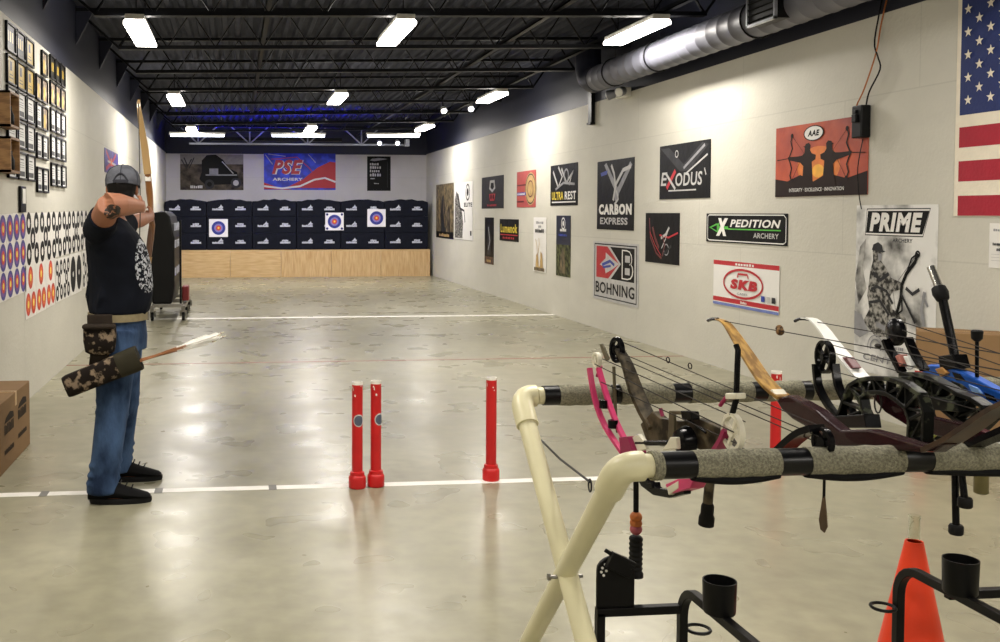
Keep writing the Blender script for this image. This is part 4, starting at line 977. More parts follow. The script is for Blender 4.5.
# shoes
M_shoe = mat('black_suede', '#09090a', .8, var=.2); M_sole = mat('black_sole', '#1a1a1b', .6)
for (h, k, a) in HK:
    s = MB(); ax, ay = a.x, a.y
    def outline(z, g): return [(ax+.085+(.165+g)*math.cos(q)+.01*math.cos(2*q), ay+(.052+g+.006*math.cos(q))*math.sin(q), z) for q in [2*PI*i/26 for i in range(26)]]
    n = 26; rings = [outline(.0, -.004), outline(.012, .0), outline(.03, -.001)]
    vs = [p for r in rings for p in r]; fs = [(j*n+i, j*n+(i+1) % n, (j+1)*n+(i+1) % n, (j+1)*n+i) for j in range(2) for i in range(n)]+[tuple(range(n-1, -1, -1)), tuple(range(2*n, 3*n))]
    u = MB()
    secs = [(-.115, .04, .075, .036), (-.09, .05, .105, .044), (-.03, .052, .12, .05), (.03, .05, .11, .053), (.09, .04, .085, .056), (.15, .03, .066, .054), (.195, .024, .052, .04), (.212, .02, .04, .02)]
    pts = []
    for x, zc, zt, wy in secs:
        for i in range(16):
            q = 2*PI*i/16; zz = .02+(zt-.02)*(.5+.5*math.sin(q)); pts.append((ax+x+.04, ay+wy*math.cos(q)*(1 if math.sin(q) < .2 else 1-.25*math.sin(q)), zz))
    u.add(pts, [(j*16+i, j*16+(i+1) % 16, (j+1)*16+(i+1) % 16, (j+1)*16+i) for j in range(len(secs)-1) for i in range(16)]+[tuple(range(15, -1, -1)), tuple(7*16+i for i in range(16))])
    u.tube([(ax-.01+.055*math.cos(q), ay+.046*math.sin(q), .118) for q in [2*PI*i/18 for i in range(18)]], .014, 8, closed=True)
    so = u.build('shoe', M_shoe, person)
    sb = MB(); sb.add(vs, fs); sb.build('sole', M_sole, so)
    lb = MB()
    for i in range(4): lb.tube([(ax+.065+.03*i, ay-.03, .12-.012*i), (ax+.07+.03*i, ay, .133-.013*i), (ax+.065+.03*i, ay+.03, .12-.012*i)], .004, 6)
    lb.build('lace', M_sole, so)
# hair, cap
mb = MB(); mb.ell(HD+V((0, -.022, .02)), (.083, .094, .098), n=20, m=12); mb.ell(HD+V((0, -.06, -.035)), (.07, .05, .06))
remesh(mb.build('hair', mat('black_hair', '#0d0b0a', .6, var=.3, scale=60), person), .008, 3)
CP = HD+V((.004, -.005, .032))
rings = [(-.02, .095, .113), (.01, .097, .115), (.04, .092, .108), (.065, .078, .09), (.083, .055, .063), (.094, .03, .034), (.098, .004, .005)]
mb = MB(); n = 28; vs = []; tilt = Matrix.Rotation(-.16, 3, 'X')
for z, rx, ry in rings:
    for i in range(n):
        q = 2*PI*i/n; vs.append(CP+tilt @ V((rx*math.cos(q), ry*math.sin(q), z)))
for z, rx, ry in reversed(rings[:-1]):
    for i in range(n):
        q = 2*PI*i/n; vs.append(CP+tilt @ V(((rx-.005)*math.cos(q), (ry-.005)*math.sin(q), z-.003)))
m_ = 2*len(rings)-1
mb.add(vs, [(j*n+i, j*n+(i+1) % n, (j+1)*n+(i+1) % n, (j+1)*n+i) for j in range(m_-1) for i in range(n)])
M_cap = mat('grey_cap_cloth', '#585a61', .9, var=.3, scale=16, bump=.35, bscale=120, spec=.15)
M_seam = mat('dark_cap_seam', '#34353b', .9, spec=.1)
cp = mb.build('cap', M_cap, person)
mb = MB(); vs = []
for t_ in range(2):
    for i in range(13):
        q = PI*i/12; vs += [CP+tilt @ V((.088*math.cos(q), .1*math.sin(q)+.0, -.012-.006*t_)), CP+tilt @ V((.084*math.cos(q), .1*math.sin(q)**.8*1.72, -.03-.006*t_-.012*math.cos(q)**2))]
m2 = 26
mb.add(vs, [(2*i, 2*i+2, 2*i+3, 2*i+1) for i in range(12)]+[(m2+2*i, m2+2*i+1, m2+2*i+3, m2+2*i+2) for i in range(12)]+[(2*i+1, 2*i+3, m2+2*i+3, m2+2*i+1) for i in range(12)])
mb.build('cap_bill', M_cap, cp)
for k in range(6):
    q = PI*k/3+PI/6; MB().tube([CP+tilt @ V((rx*1.006*math.cos(q), ry*1.006*math.sin(q), z+.001)) for z, rx, ry in rings], .0022, 6).build('cap_seam', M_seam, cp)
MB().tube([CP+tilt @ V((rx*math.cos(q)*1.01, ry*math.sin(q)*1.01, z)) for q, z, rx, ry in [(-PI/2-.42+.84*i/10, -.012+.042*math.sin(PI*i/10), .096, .114) for i in range(11)]], .005, 6).build('back_opening_trim', M_seam, cp)
MB().sweep([CP+tilt @ V((.097*math.cos(q), .115*math.sin(q), -.012)) for q in [-PI/2-.42+.84*i/8 for i in range(9)]], [(-.008, -.002), (.008, -.002), (.008, .002), (-.008, .002)], (0, 0, 1)).build('cap_strap', M_seam, cp)
MB().ell(CP+tilt @ V((0, 0, .099)), (.009, .009, .005)).build('cap_button', M_cap, cp)
mb = MB(); a = CP+tilt @ V((.06, .04, .028)); mb.ell(a, (.04, .06, .04)); mb.build('front_panel', mat('pale_cap_panel', '#b9b3a4', .85, scale=30), cp)

# archer's recurve bow
GR = V((PX+.105, PY+.80, 1.535)); TU, TLw = V((PX+.045, PY+.67, 2.225)), V((PX+.03, PY+.66, .86))
bowt = thing('recurve_bow', 'wooden recurve bow drawn in the hands of the archer', 'bow', GR, group=None)
M_wood = mat('honey_bow_wood', '#b99a6a', .4, col2='#9a7747', thr=(.35, .7), scale=6, stretch=(1, 1, .15), coat=.3); M_wood2 = mat('dark_riser_wood', '#8a5a2c', .35, col2='#5b3719', scale=6, stretch=(1, 1, .2), coat=.4)
def bpt(*p): return V(p)-GR
mb = MB()
rp_ = [GR+V((-.016, -.02, .26)), GR+V((-.01, .02, .15)), GR+V((-.004, .035, .05)), GR, GR+V((.004, .03, -.06)), GR+V((-.006, .02, -.15)), GR+V((-.016, -.02, -.26))]
mb.sweep([p-GR for p in rp_], [(math.cos(q)*.022, math.sin(q)*.03) for q in [2*PI*i/12 for i in range(12)]], (1, 0, 0), scales=[(.9, .5), (1, 1), (.8, .9), (.7, .8), (.9, .9), (1, 1), (.9, .5)])
mb.build('riser', M_wood2, bowt)
for tip, base, s in ((TU, rp_[0], 1), (TLw, rp_[-1], -1)):
    mid1 = base.lerp(tip, .35)+V((0, .035, 0)); mid2 = base.lerp(tip, .72)+V((0, .0, 0)); t2 = tip+V((0, .025, .025*s))
    mb = MB(); mb.ribbon([p-GR for p in (base, mid1, mid2, tip, t2)], .046, .012, (1, 0, 0), scales=[1, .98, .75, .45, .3]); mb.build('limb', M_wood, bowt, smooth=60)
mb = MB(); mb.box((-.016, -.02, .23), (.036, .02, .03)); mb.build('limb_bolt', M_white, bowt, .004, 0)
NK = V((PX+.115, PY+.01, 1.585))
mb = MB(); mb.tube([TU-GR, NK-GR, TLw-GR], .0028, 6); mb.build('string', mat('bowstring', '#33302c', .6), bowt)
M_shaft = mat('arrow_shaft', '#8c5a34', .4, var=.2, scale=30); M_vane = mat('white_feather', '#e4e2dc', .6, var=.05); M_nock = mat('nock', '#d8d2b8', .4)
def arrow_mesh(name, label, a, b, group, vane=M_vane, FL=.15):
    a, b = V(a), V(b); t = thing(name, label, 'arrow', a, group=group); d = b-a; L_ = d.length; d.normalize(); u = d.orthogonal().normalized(); w_ = d.cross(u)
    MB().tube([V(), d*(L_-.012)], .0036, 8).build('shaft', M_shaft, t)
    MB().tube([d*(L_-.014), d*L_], [.0042, .003], 8).build('nock', M_nock, t)
    for k in range(3):
        q = 2*PI*k/3+.5; o = u*math.cos(q)+w_*math.sin(q); s = L_-.035
        mb = MB(); mb.plate([d*(s-FL)+o*.003, d*(s-FL*.75)+o*.009, d*(s-.01)+o*.0125, d*s+o*.009, d*(s+.004)+o*.003], o.cross(d), .002); mb.build('vane', vane, t, smooth=0)
    MB().tube([d*(L_-.21), d*(L_-.02)], .0042, 8).build('wrap', M_vane, t)
    MB().lathe([(.0038, 0), (.0042, -.012), (.0005, -.03)], (0, 0, 0), d, 8).build('point', M_steelb, t)
    return t
arrow_mesh('arrow', 'arrow nocked on the drawn bow of the archer', GR+V((-.03, .02, .045)), NK+V((-.0, -.004, .0)), None, FL=.08)

# hip quiver and its arrows
QY = 5.235
qt = lambda px, py, y=QY: at_y(px, py, y)
A_, B_ = qt(66, 387), qt(133, 360)
hq = thing('hip_quiver', 'camouflage hip quiver with pouch slung at the archer side', 'quiver', A_)
ax = (B_-A_); ax.normalize()
M_cam = mat('woodland_camo_fabric', '#17110d', .75, col2='#7a6a58', thr=(.52, .6), scale=24, detail=8); M_cord = mat('dark_brown_fabric', '#2a231d', .75, var=.2)
prof = [(math.copysign(abs(math.cos(q))**.6, math.cos(q))*.048, math.copysign(abs(math.sin(q))**.6, math.sin(q))*.06) for q in [2*PI*i/20 for i in range(20)]]
mb = MB(); L_ = (B_-A_).length
mb.sweep([ax*0, ax*.02, ax*(L_*.5), ax*(L_*.8)], prof, (0, 1, 0), scales=[.92, 1, 1.02, 1.05]); mb.build('tube_body', M_cam, hq)
mb = MB(); mb.sweep([ax*(L_*.78), ax*L_, ax*(L_+.035), ax*(L_+.035), ax*(L_-.1)], prof, (0, 1, 0), scales=[1.08, 1.13, 1.1, .98, .95], caps=False); mb.build('mouth_collar', mat('olive_collar', '#2e2b20', .7, var=.15), hq)
pc = qt(100, 340, 5.245)-A_
mb = MB(); mb.loft([(-.075, 0, 0, .05, .03, .6), (-.06, 0, 0, .075, .042, .5), (.0, 0, 0, .085, .048, .5), (.06, 0, 0, .085, .04, .5), (.085, 0, 0, .08, .03, .5)], 22)
o = mb.build('pouch', M_cam, hq); o.location = pc
MB().box((0, -.03, .075), (.17, .06, .025)).build('pouch_flap', M_cord, o, .01, 0); MB().box((0, 0, .1), (.13, .02, .07)).build('belt_loop', M_cord, o, .005, 0)
mb = MB(); mb.sweep([pc+V((0, .01, -.06)), pc+V((-.01, .01, -.12)), ax*(L_*.55)+V((0, .03, .03))], [(-.05, -.01), (.05, -.01), (.05, .01), (-.05, .01)], (1, 0, 0)); mb.build('hanger_strap', M_cord, hq)
ends = [(224, 332, -.03), (221, 335, .0), (218, 338, .03), (214, 334, .01), (226, 336, -.01), (216, 341, -.02)]
for k, (px, py, dy) in enumerate(ends):
    e = at_y(px, py, QY+dy); s = A_+ax*(.16+.01*k)+V((0, dy*.8, .012*(k % 3)-.01))
    arrow_mesh('arrow', 'brown-shafted arrow with pale feathers standing in the hip quiver', s, e, 'arrows in the hip quiver')
# ------------------------------------------------------------------ pvc bow rack
YN, YFR, ZRL = 2.35, 3.3, .915
M_pvc = mat('cream_pvc', '#d9d3ae', .35, var=.05, scale=5); M_carpet = mat('grey_carpet', '#9a9781', .95, col2='#6f6c5c', thr=(.35, .65), scale=160, bump=.5, bscale=320); M_tapeb = mat('black_tape', '#08080a', .3, var=.15, spec=.4); M_rub = mat('black_foam_strip', '#151516', .8)
rk = thing('bow_rack', 'white plastic pipe rack of crossed legs with two carpet-wrapped rails', 'bow rack', (1.0, (YN+YFR)/2, 0))
O = V((1.0, (YN+YFR)/2, 0)); XE = 2.85
def rl(p): return V(p)-O
for (y, xs, segs, r, xl) in ((YN, 1.035, [('c', 1.06), ('t', 1.145), ('c', 1.367), ('t', 1.447), ('c', 1.70), ('t', 1.778), ('c', 2.3), ('t', 2.38), ('c', 2.8)], .03, 'near'), (YFR, 1.06, [('t', 1.115), ('c', 1.30), ('t', 1.335), ('c', 1.525), ('t', 1.59), ('c', 1.82), ('t', 1.87), ('c', 2.005), ('t', 2.04), ('c', 2.5), ('t', 2.56), ('c', 2.8)], .03, 'far')):
    rail = MB().tube([rl((xs-.02, y, ZRL)), rl((XE-.03, y, ZRL))], r, 20).build('rail', M_pvc, rk)
    x = xs
    for kd, xe in segs:
        if kd == 'c':
            mb = MB(); n_ = 9; P = [rl((x+(xe-x)*i/n_, y, ZRL)) for i in range(n_+1)]
            mb.tube(P, [r+.0065+.0012*math.sin(i*2.3+x*9) for i in range(n_+1)], 24); mb.build('carpet_sleeve', M_carpet, rail, smooth=50)
            if y == YN and xe-x > .15:
                mb = MB(); P = [rl((x+(xe-x)*i/12, y, ZRL-.027-.012*math.sin(PI*i/12))) for i in range(13)]
                mb.sweep(P, [(math.cos(q)*.026, math.sin(q)*.014) for q in [2*PI*i/12 for i in range(12)]], (0, 1, 0)); mb.build('foam_strip', M_rub, rail)
        else: 
            MB().tube([rl((x, y, ZRL)), rl((xe, y, ZRL))], r+.0045, 24).build('tape_band', M_tapeb, rail)
        x = xe
def legs(xc, s):
    """one pair of crossed legs; s = +1 when the rails run to +x"""
    for (ya, yb, dx, db) in ((YN, YFR, -.008, .045), (YFR, YN, .014, .03)):
        x0 = xc+dx
        x1 = xc+db; d = (V((x1, yb, 0))-V((x0, ya, ZRL))).normalized()
        top = V((x0, ya, ZRL))
        c = top+V((.0, 0, 0))
        P = [rl(V((x0+.085*s, ya, ZRL))), rl(V((x0+.045*s, ya, ZRL))), rl(c+V((.014*s, 0, 0))+d*.012), rl(c+d*.05), rl(c+d*.1)]
        mb = MB(); Q = []
        for i in range(9):
            t = i/8; Q.append((1-t)**2*rl(V((x0+.034*s, ya, ZRL)))+2*t*(1-t)*rl(c-V((.01*s, 0, 0)))+t*t*rl(c-V((.01*s, 0, 0))+d*.06))
        mb.tube([rl(V((x0+.046*s, ya, ZRL)))]+Q+[rl(c-V((.01*s, 0, 0))+d*.12)], [.038]*3+[.0375]*6+[.038]*2, 20); mb.build('elbow', M_pvc, rk, smooth=60)
        e = V((x1-.01*s, yb, .0)); a = c-V((.01*s, 0, 0))+d*.1
        lg = MB().tube([rl(a), rl(e-d*.01+V((0, 0, .03)))], .0305, 20).build('leg', M_pvc, rk)
        MB().lathe([(.036, 0), (.036, .05), (.031, .05)], rl(e-d*.04), -d, 16).build('foot_cap', M_pvc, lg)
    m = V((xc, (YN+YFR)/2, ZRL/2)); MB().tube([rl(m-V((.045, 0, 0))), rl(m+V((.06, 0, 0)))], .006, 8).lathe([(.011, 0), (.011, .008)], rl(m-V((.048, 0, 0))), (1, 0, 0), 6).build('bolt', M_steelb, rk)
legs(.975, 1); legs(XE+.03, -1)
pa, pb = at_plane(535, 434, 1.03, 1.03), at_plane(590, 482, 1.0, 1.0)
mb = MB(); mb.tube([rl(pa), rl(pa.lerp(pb, .5))-V((0, 0, .01)), rl(pb)], .0035, 6); mb.tube([rl(pb)+V((0, .012*math.cos(q), .018*math.sin(q)-.01)) for q in [2*PI*i/12 for i in range(12)]], .0025, 6, closed=True); mb.tube([rl(pa)+V((0, .01*math.cos(q), .016*math.sin(q)+.01)) for q in [2*PI*i/12 for i in range(12)]], .004, 6, closed=True)
mb.build('tie_cord', M_plastic, rk)

# ------------------------------------------------------------------ bows lying across the rails, strings up
class Bow:
    """draws the pieces of a bow in its own upright plane; pixel readings give the outline seen in that plane"""
    def __init__(s, name, label, xn, xf, cat='bow', group='bows on the rack'):
        s.xn, s.xf = xn, xf; k = (xf-xn)/.95; s.n = V((1, -k, 0)).normalized(); s.base = V(((xn+xf)/2, 2.8, .92))
        s.t = thing(name, label, cat, s.base, group=group)
    def p(s, px, py, off=0): return at_plane(px, py, s.xn, s.xf)+s.n*off-s.base
    def pts(s, L, off=0): return [s.p(a, b, off) for a, b in L]
    def limb(s, L, width, th, m, off=0, scales=None, name='limb', smoothpath=True):
        P = s.pts(L, off)
        if smoothpath and len(P) > 2:
            Q = []
            for i in range(len(P)-1):
                a, b, c, d = P[max(i-1, 0)], P[i], P[i+1], P[min(i+2, len(P)-1)]
                for t in (0, .33, .66): Q.append(.5*((2*b)+(c-a)*t+(2*a-5*b+4*c-d)*t*t+(3*b-a-3*c+d)*t**3))
            Q.append(P[-1])
            if scales: scales = [scales[min(int(i/3), len(scales)-1)]*(1-(i % 3)/3)+scales[min(int(i/3)+1, len(scales)-1)]*((i % 3)/3) for i in range(len(Q))]
            P = Q
        return MB().ribbon(P, width, th, s.n, scales=scales).build(name, m, s.t, smooth=50)
    def plate(s, L, th, m, name, off=0, bevel=.003, parent=None): return MB().plate(s.pts(L, off), s.n, th).build(name, m, parent or s.t, bevel, 0)
    def rod(s, a, b, r, m, name, off=0, n=10, parent=None): return MB().tube([s.p(*a, off), s.p(*b, off)], r, n).build(name, m, parent or s.t)
    def curve(s, L, r, m, name, off=0, parent=None): return MB().tube(s.pts(L, off), r, 8).build(name, m, parent or s.t)
    def cam(s, px, py, ru, rv, m, off=0, spokes=5, tk=.014, rim=.007, name='cam'): return MB().wheel(s.p(px, py, off), s.n, ru, rv, tk, rim, spokes).build(name, m, s.t, smooth=50)
    def strand(s, a, b, r=.0016, off=0, sag=0):
        A, B = s.p(*a, off), s.p(*b, off); return [A, A.lerp(B, .5)-V((0, 0, sag)), B]
    def lattice(s, A, B, th, m, name='riser', w=.013, cross=True):
        # two edge rails joined by webs: a machined riser with open windows
        PA, PB = s.pts(A), s.pts(B); mb = MB()
        for P in (PA, PB): mb.ribbon(P, th, w, s.n)
        n = len(PA)
        for i in range(n):
            mb.bar(PA[i], PB[i], th*.9, w*.8, s.n)
            if cross and i+1 < n: mb.bar(PA[i], PB[i+1], th*.7, w*.6, s.n) if i % 2 == 0 else mb.bar(PB[i], PA[i+1], th*.7, w*.6, s.n)
        return mb.build(name, m, s.t, .002, 0)
    def strings(s, L, m, name='string'):
        for a, b, off in L: MB().tube([s.p(*a, off), s.p(*b, off)], .0017, 6).build(name, m, s.t)
M_pink = mat('hot_pink_paint', '#c83a6c', .35, var=.06); M_pinkd = mat('dark_pink_paint', '#8e1f4a', .35); M_str = mat('dark_string', '#2a2623', .6); M_cream = mat('cream_plastic', '#d8d3bf', .4)
M_camr = mat('woodland_camo_paint', '#2b261d', .45, col2='#5d5341', thr=(.42, .62), scale=22, detail=5); M_olive = mat('olive_metal', '#57503a', .45, var=.2)
M_camo2 = mat('black_green_camo_paint', '#0c0d0b', .4, col2='#474a3a', thr=(.54, .62), scale=28, detail=5); M_blackg = mat('gloss_black', '#0b0b0d', .22, var=.1); M_burg = mat('burgundy_laminate', '#260910', .25, var=.3, scale=8, coat=.25)
M_bluem = mat('anodised_blue', '#1a57b4', .28, metal=.5, var=.12, scale=10); M_silver = mat('polished_steel', '#b8b6b0', .25, metal=.9); M_rub2 = mat('black_rubber', '#0a0a0a', .65, spec=.3); M_orange = mat('orange_rubber', '#b5662e', .6, var=.2, scale=60); M_pinkr = mat('dusty_pink_rubber', '#a8535c', .6)
M_bamb = mat('tan_bamboo_limb', '#b38d4a', .4, col2='#7d5c2c', thr=(.42, .6), scale=45, stretch=(1, .3, .3), spec=.3); M_dwood = mat('dark_brown_limb', '#4a3522', .4, col2='#33241a', scale=12); M_wlimb = mat('white_limb', '#dcdcd6', .3, var=.03)

# 1 pink youth compound
b = Bow('compound_bow', 'pink split-limb compound bow with white cams, first on the rack', 1.285, 1.2)
for off in (-.02, .02):
    b.limb([(594+off*60, 368), (601+off*150, 398), (611+off*150, 425), (627+off*60, 452)], .016, .012, M_pink, off*.6)
b.limb([(728, 430), (724, 440), (716, 452), (700, 472), (688, 484)], .03, .012, M_pinkd)
b.plate([(625, 437), (634, 436), (640, 452), (642, 470), (632, 470), (627, 455)], .045, M_pinkd, 'limb_pocket'); b.plate([(672, 484), (690, 476), (702, 478), (697, 488), (676, 494)], .045, M_pink, 'limb_pocket'); b.plate([(674, 487), (686, 480), (686, 488), (676, 495)], .048, M_cream, 'limb_pocket_cap')
b.plate([(632, 462), (641, 458), (650, 480), (660, 488), (676, 490), (688, 488), (688, 494), (672, 498), (656, 495), (644, 486)], .022, M_blackg, 'riser')
b.plate([(650, 483), (656, 482), (657, 488), (650, 489)], .03, M_blackg, 'grip')
b.cam(597, 360, .022, .022, M_cream); b.cam(733, 432, .045, .04, M_cream, spokes=4, rim=.009)
b.plate([(634, 437), (640, 434), (645, 440), (648, 449), (636, 453)], .014, M_cream, 'arrow_holder'); b.plate([(669, 443), (672, 437), (678, 437), (679, 449), (664, 450)], .014, M_cream, 'arrow_holder')
b.rod((637, 443), (669, 443), .008, M_blackg, 'cable_guard'); b.curve([(732, 415), (736, 400), (737, 375), (738, 350), (736, 345)], .0075, M_blackg, 'limb_damper'); b.plate([(730, 393), (741, 393), (741, 399), (730, 399)], .03, M_cream, 'damper_clip')
b.rod((604, 400), (604, 408), .016, M_blackg, 'limb_bolt'); b.rod((613, 420), (613, 428), .016, M_blackg, 'limb_bolt')
b.strings([((597, 358), (741, 422), .012), ((598, 364), (738, 432), -.012), ((601, 382), (740, 445), .0)], M_str)
s1 = MB().tube([b.p(636, 478), b.p(636, 513)], .0085, 10).build('stabilizer', M_blackg, b.t)
z = lambda y: b.p(636, y)
MB().ell(z(517), (.019, .019, .018)).lathe([(.017, -.008), (.019, 0), (.017, .008)], z(523)).build('damper_ball', M_orange, s1); MB().ell(z(529), (.019, .019, .019)).build('damper_ball', M_pinkr, s1)
h = z(536); h2 = z(577); L_ = (h2-h).length
MB().lathe([(.016, 0), (.02, -.004)]+[(.0215-.003*(i % 2), -.01-(L_-.03)*i/13) for i in range(14)]+[(.0235, -L_+.012), (.0235, -L_)], h, (0, 0, 1), 16).build('weight_grip', M_rub2, s1)

# 2 camouflage compound
b = Bow('compound_bow', 'brown camouflage compound bow with black cams, behind pink bow', 1.50, 1.335)
b.limb([(619, 349), (627, 364), (635, 388), (645, 411), (655, 428)], .05, .016, M_camr, scales=[.6, .8, 1, 1, 1])
b.limb([(817, 428), (805, 432), (795, 439), (785, 448), (772, 460)], .05, .018, M_blackg)
b.plate([(644, 424), (656, 411), (664, 418), (684, 421), (702, 418), (724, 428), (735, 446), (770, 462), (766, 470), (724, 458), (700, 448), (664, 446), (650, 440)], .03, M_camr, 'riser')
b.cam(617, 350, .04, .035, M_blackg, spokes=3, rim=.012); b.cam(823, 442, .033, .03, M_blackg, spokes=5, rim=.009)
b.plate([(607.5, 344), (610, 343), (617, 359), (614, 361)], .01, M_olive, 'cam_module', -.03); b.curve([(624, 366), (625, 392), (626, 418), (628, 432)], .006, M_olive, 'cable_guard', -.04); b.rod((624, 388), (624, 396), .012, M_blackg, 'limb_bolt', -.03)
sg = b.plate([(679.5, 410), (694, 410), (694, 414), (685, 414), (685, 448), (678.5, 448)], .01, M_olive, 'sight', -.035)
b.plate([(694, 410), (705, 411), (706, 419), (696, 419)], .03, M_blackg, 'sight_housing', -.035, parent=sg); b.rod((697, 418), (716, 432), .004, M_blackg, 'sight_pin', -.035, parent=sg)
MB().lathe([(.018, .03), (.034, .022), (.044, .0), (.046, -.012), (.04, -.012), (.034, .008), (.012, .02)], b.p(699, 440, -.05), b.n*-1, 22).build('quiver_hood', M_blackg, b.t)
st_ = b.rod((711, 466), (707.5, 506), .0145, M_camr, 'stabilizer'); a, c = b.p(708, 503), b.p(706, 525); d = (c-a); MB().lathe([(.015, 0), (.019, .01), (.019, d.length*.5), (.023, d.length*.65), (.023, d.length)], a, d, 16).build('rubber_tip', M_rub2, st_)
b.strings([((618, 342), (823, 430), .015), ((622, 352), (822, 436), -.012), ((620, 358), (812, 440), .0)], M_str)
for q in ((668, 360), (690, 366)): MB().tube([b.p(*q)+V((0, .012*math.cos(a), .009*math.sin(a))) for a in [2*PI*i/10 for i in range(10)]], .002, 6, closed=True).build('peep_sight', M_str, b.t)
for q, q2 in (((668, 416), (666, 408)), ((726, 405), (732, 397)), ((602, 376), (606, 366))): b.rod(q, q2, .006, M_pinkd, 'string_silencer', -.02)

# 3 wooden recurve
b = Bow('recurve_bow', 'recurve bow with tan wooden limb, burgundy riser and fuzzy string silencer', 1.70, 1.74)
b.limb([(717, 319), (726, 323), (736, 337), (749, 357), (763, 378), (775, 391), (785, 398)], .05, .01, M_bamb, scales=[.35, .6, .8, .95, 1, 1, 1])
b.curve([(708, 320.5), (712, 319), (718, 319)], .006, M_blackg, 'limb_tip'); b.plate([(773, 391), (778, 389), (784, 398), (781, 400)], .04, M_cream, 'limb_wedge')
b.plate([(781, 399), (793, 395), (806, 401), (822, 410), (833, 420), (846, 430), (874, 429), (893, 434), (914, 441), (932, 446), (944, 439), (952, 444), (940, 452), (905, 451), (870, 447), (845, 447), (825, 439), (812, 427), (798, 419), (787, 409)], .04, M_burg, 'riser', bevel=.006)
b.limb([(930, 450), (950, 441), (975, 425), (1000, 408), (1035, 392), (1060, 380), (1072, 381)], .05, .012, M_dwood, scales=[1, 1, 1, .9, .8, .5, .4])
b.strings([((712, 319), (1066, 382), 0)], M_str); MB().ell(b.p(780, 331.5), (.012, .016, .013), n=10, m=7).ell(b.p(779, 330)+V((.004, .005, .004)), (.012, .012, .012), n=9, m=6).build('string_silencer', mat('brown_fluff', '#7a5a34', .9, col2='#3d2b18', scale=120), b.t)
# 4 white limbed recurve
b = Bow('recurve_bow', 'recurve bow with white limbs crossing behind the black compound', 2.0, 2.06)
b.limb([(803, 318), (813, 319.5), (823, 329), (834, 344), (846, 359), (858, 373), (869, 384)], .05, .009, M_wlimb, scales=[.4, .65, .8, .9, 1, 1, 1])
b.curve([(795, 321), (799, 319), (805, 318.5)], .006, M_blackg, 'limb_tip'); b.plate([(846, 357), (850, 357), (858, 368), (854, 369)], .03, VDR, 'limb_marking')
b.plate([(866, 383), (878, 384), (900, 402), (925, 415), (970, 425), (1010, 440), (1010, 450), (960, 440), (920, 430), (890, 412)], .035, M_burg, 'riser'); b.limb([(1005, 445), (1050, 430), (1090, 400), (1120, 375)], .05, .01, M_wlimb)
b.strings([((799, 319), (1118, 374), 0)], M_str); MB().ell(b.p(878, 346), (.008, .014, .008)).build('nocking_point', M_str, b.t)
# 5 black compound
b = Bow('compound_bow', 'black compound bow with large ring cam and cut-out riser', 1.90, 1.98)
b.cam(825, 357, .052, .048, M_blackg, spokes=4, rim=.008, tk=.02)
for off, L in ((-.02, [(819, 364), (821, 384), (827, 398), (835, 410), (842, 418)]), (.02, [(832, 364), (835, 384), (841, 398), (848, 410), (852, 418)])): b.limb(L, .024, .014, M_blackg, off*.5)
b.lattice([(840, 420), (846, 402), (852, 386), (862, 380), (876, 378), (892, 379), (908, 384), (922, 394), (928, 412), (927, 443)], [(872, 422), (866, 410), (864, 398), (870, 393), (879, 392), (890, 394), (900, 400), (909, 408), (913, 420), (912, 443)], .03, M_camo2)
b.plate([(838, 416), (872, 414), (874, 428), (838, 428)], .05, M_blackg, 'limb_pocket'); b.limb([(920, 440), (950, 452), (985, 440), (1020, 425)], .045, .016, M_blackg); b.cam(1030, 418, .04, .04, M_blackg)
b.strings([((825, 344), (1030, 400), .012), ((833, 352), (1032, 408), -.01), ((836, 372), (1034, 425), .0)], M_str)
MB().tube([b.p(878, 400)+V((0, .016*math.cos(a), .03*math.sin(a)-.01)) for a in [2*PI*i/12 for i in range(12)]], .0025, 6, closed=True).build('wrist_sling', M_str, b.t)
for (a, c, e) in (((955, 468), (956, 530), .009), ((961, 468), (965, 503), .009)):
    so = b.rod(a, c, e, M_blackg, 'stabilizer'); q = b.p(*c); MB().lathe([(.015, .015), (.018, .01), (.018, -.008), (.015, -.012)], q, (0, 0, 1), 14).build('weight', M_rub2, so)
# 6 camouflage and black compound with cam high against the white poster
b = Bow('compound_bow', 'black and green camouflage compound bow with solid round cam', 2.16, 2.22)
MB().lathe([(.012, -.02), (.042, -.012), (.047, -.006), (.047, .006), (.042, .012), (.012, .02)], b.p(896, 332), b.n, 26).build('cam', M_blackg, b.t)
for off, L in ((-.02, [(889, 340), (893, 350), (899, 360), (905, 372)]), (.02, [(905, 338), (909, 348), (914, 358), (922, 370)])): b.limb(L, .028, .013, M_blackg, off*.5)
b.plate([(899, 356), (903, 354), (907, 364), (904, 367)], .03, mat('salmon_print', '#b8776a', .5), 'limb_marking'); b.plate([(907, 356), (911, 356), (916, 366), (912, 367)], .03, M_wlimb, 'limb_marking')
b.lattice([(904, 374), (918, 374), (934, 378), (948, 386), (962, 394), (976, 399), (988, 407), (994, 418)], [(908, 392), (916, 396), (926, 400), (938, 402), (948, 410), (958, 418), (970, 424), (980, 432)], .04, M_camo2)
b.lattice([(914, 398), (914, 412), (916, 426), (920, 440)], [(928, 402), (930, 414), (934, 426), (940, 438)], .03, M_camo2, 'shelf_bracket')
b.plate([(908, 376), (922, 376), (930, 396), (926, 406), (912, 402)], .05, M_camo2, 'limb_pocket', -.01); b.plate([(942, 396), (968, 402), (972, 412), (946, 410)], .06, M_camo2, 'sight_mount', -.01)
b.curve([(926, 441), (938, 438), (946, 432), (951, 424)], .004, mat('yellow_green_cord', '#8f9a4a', .5), 'wrist_sling', -.02)
b.limb([(985, 412), (1015, 412), (1045, 405)], .045, .016, M_blackg); b.cam(1052, 404, .045, .045, M_blackg)
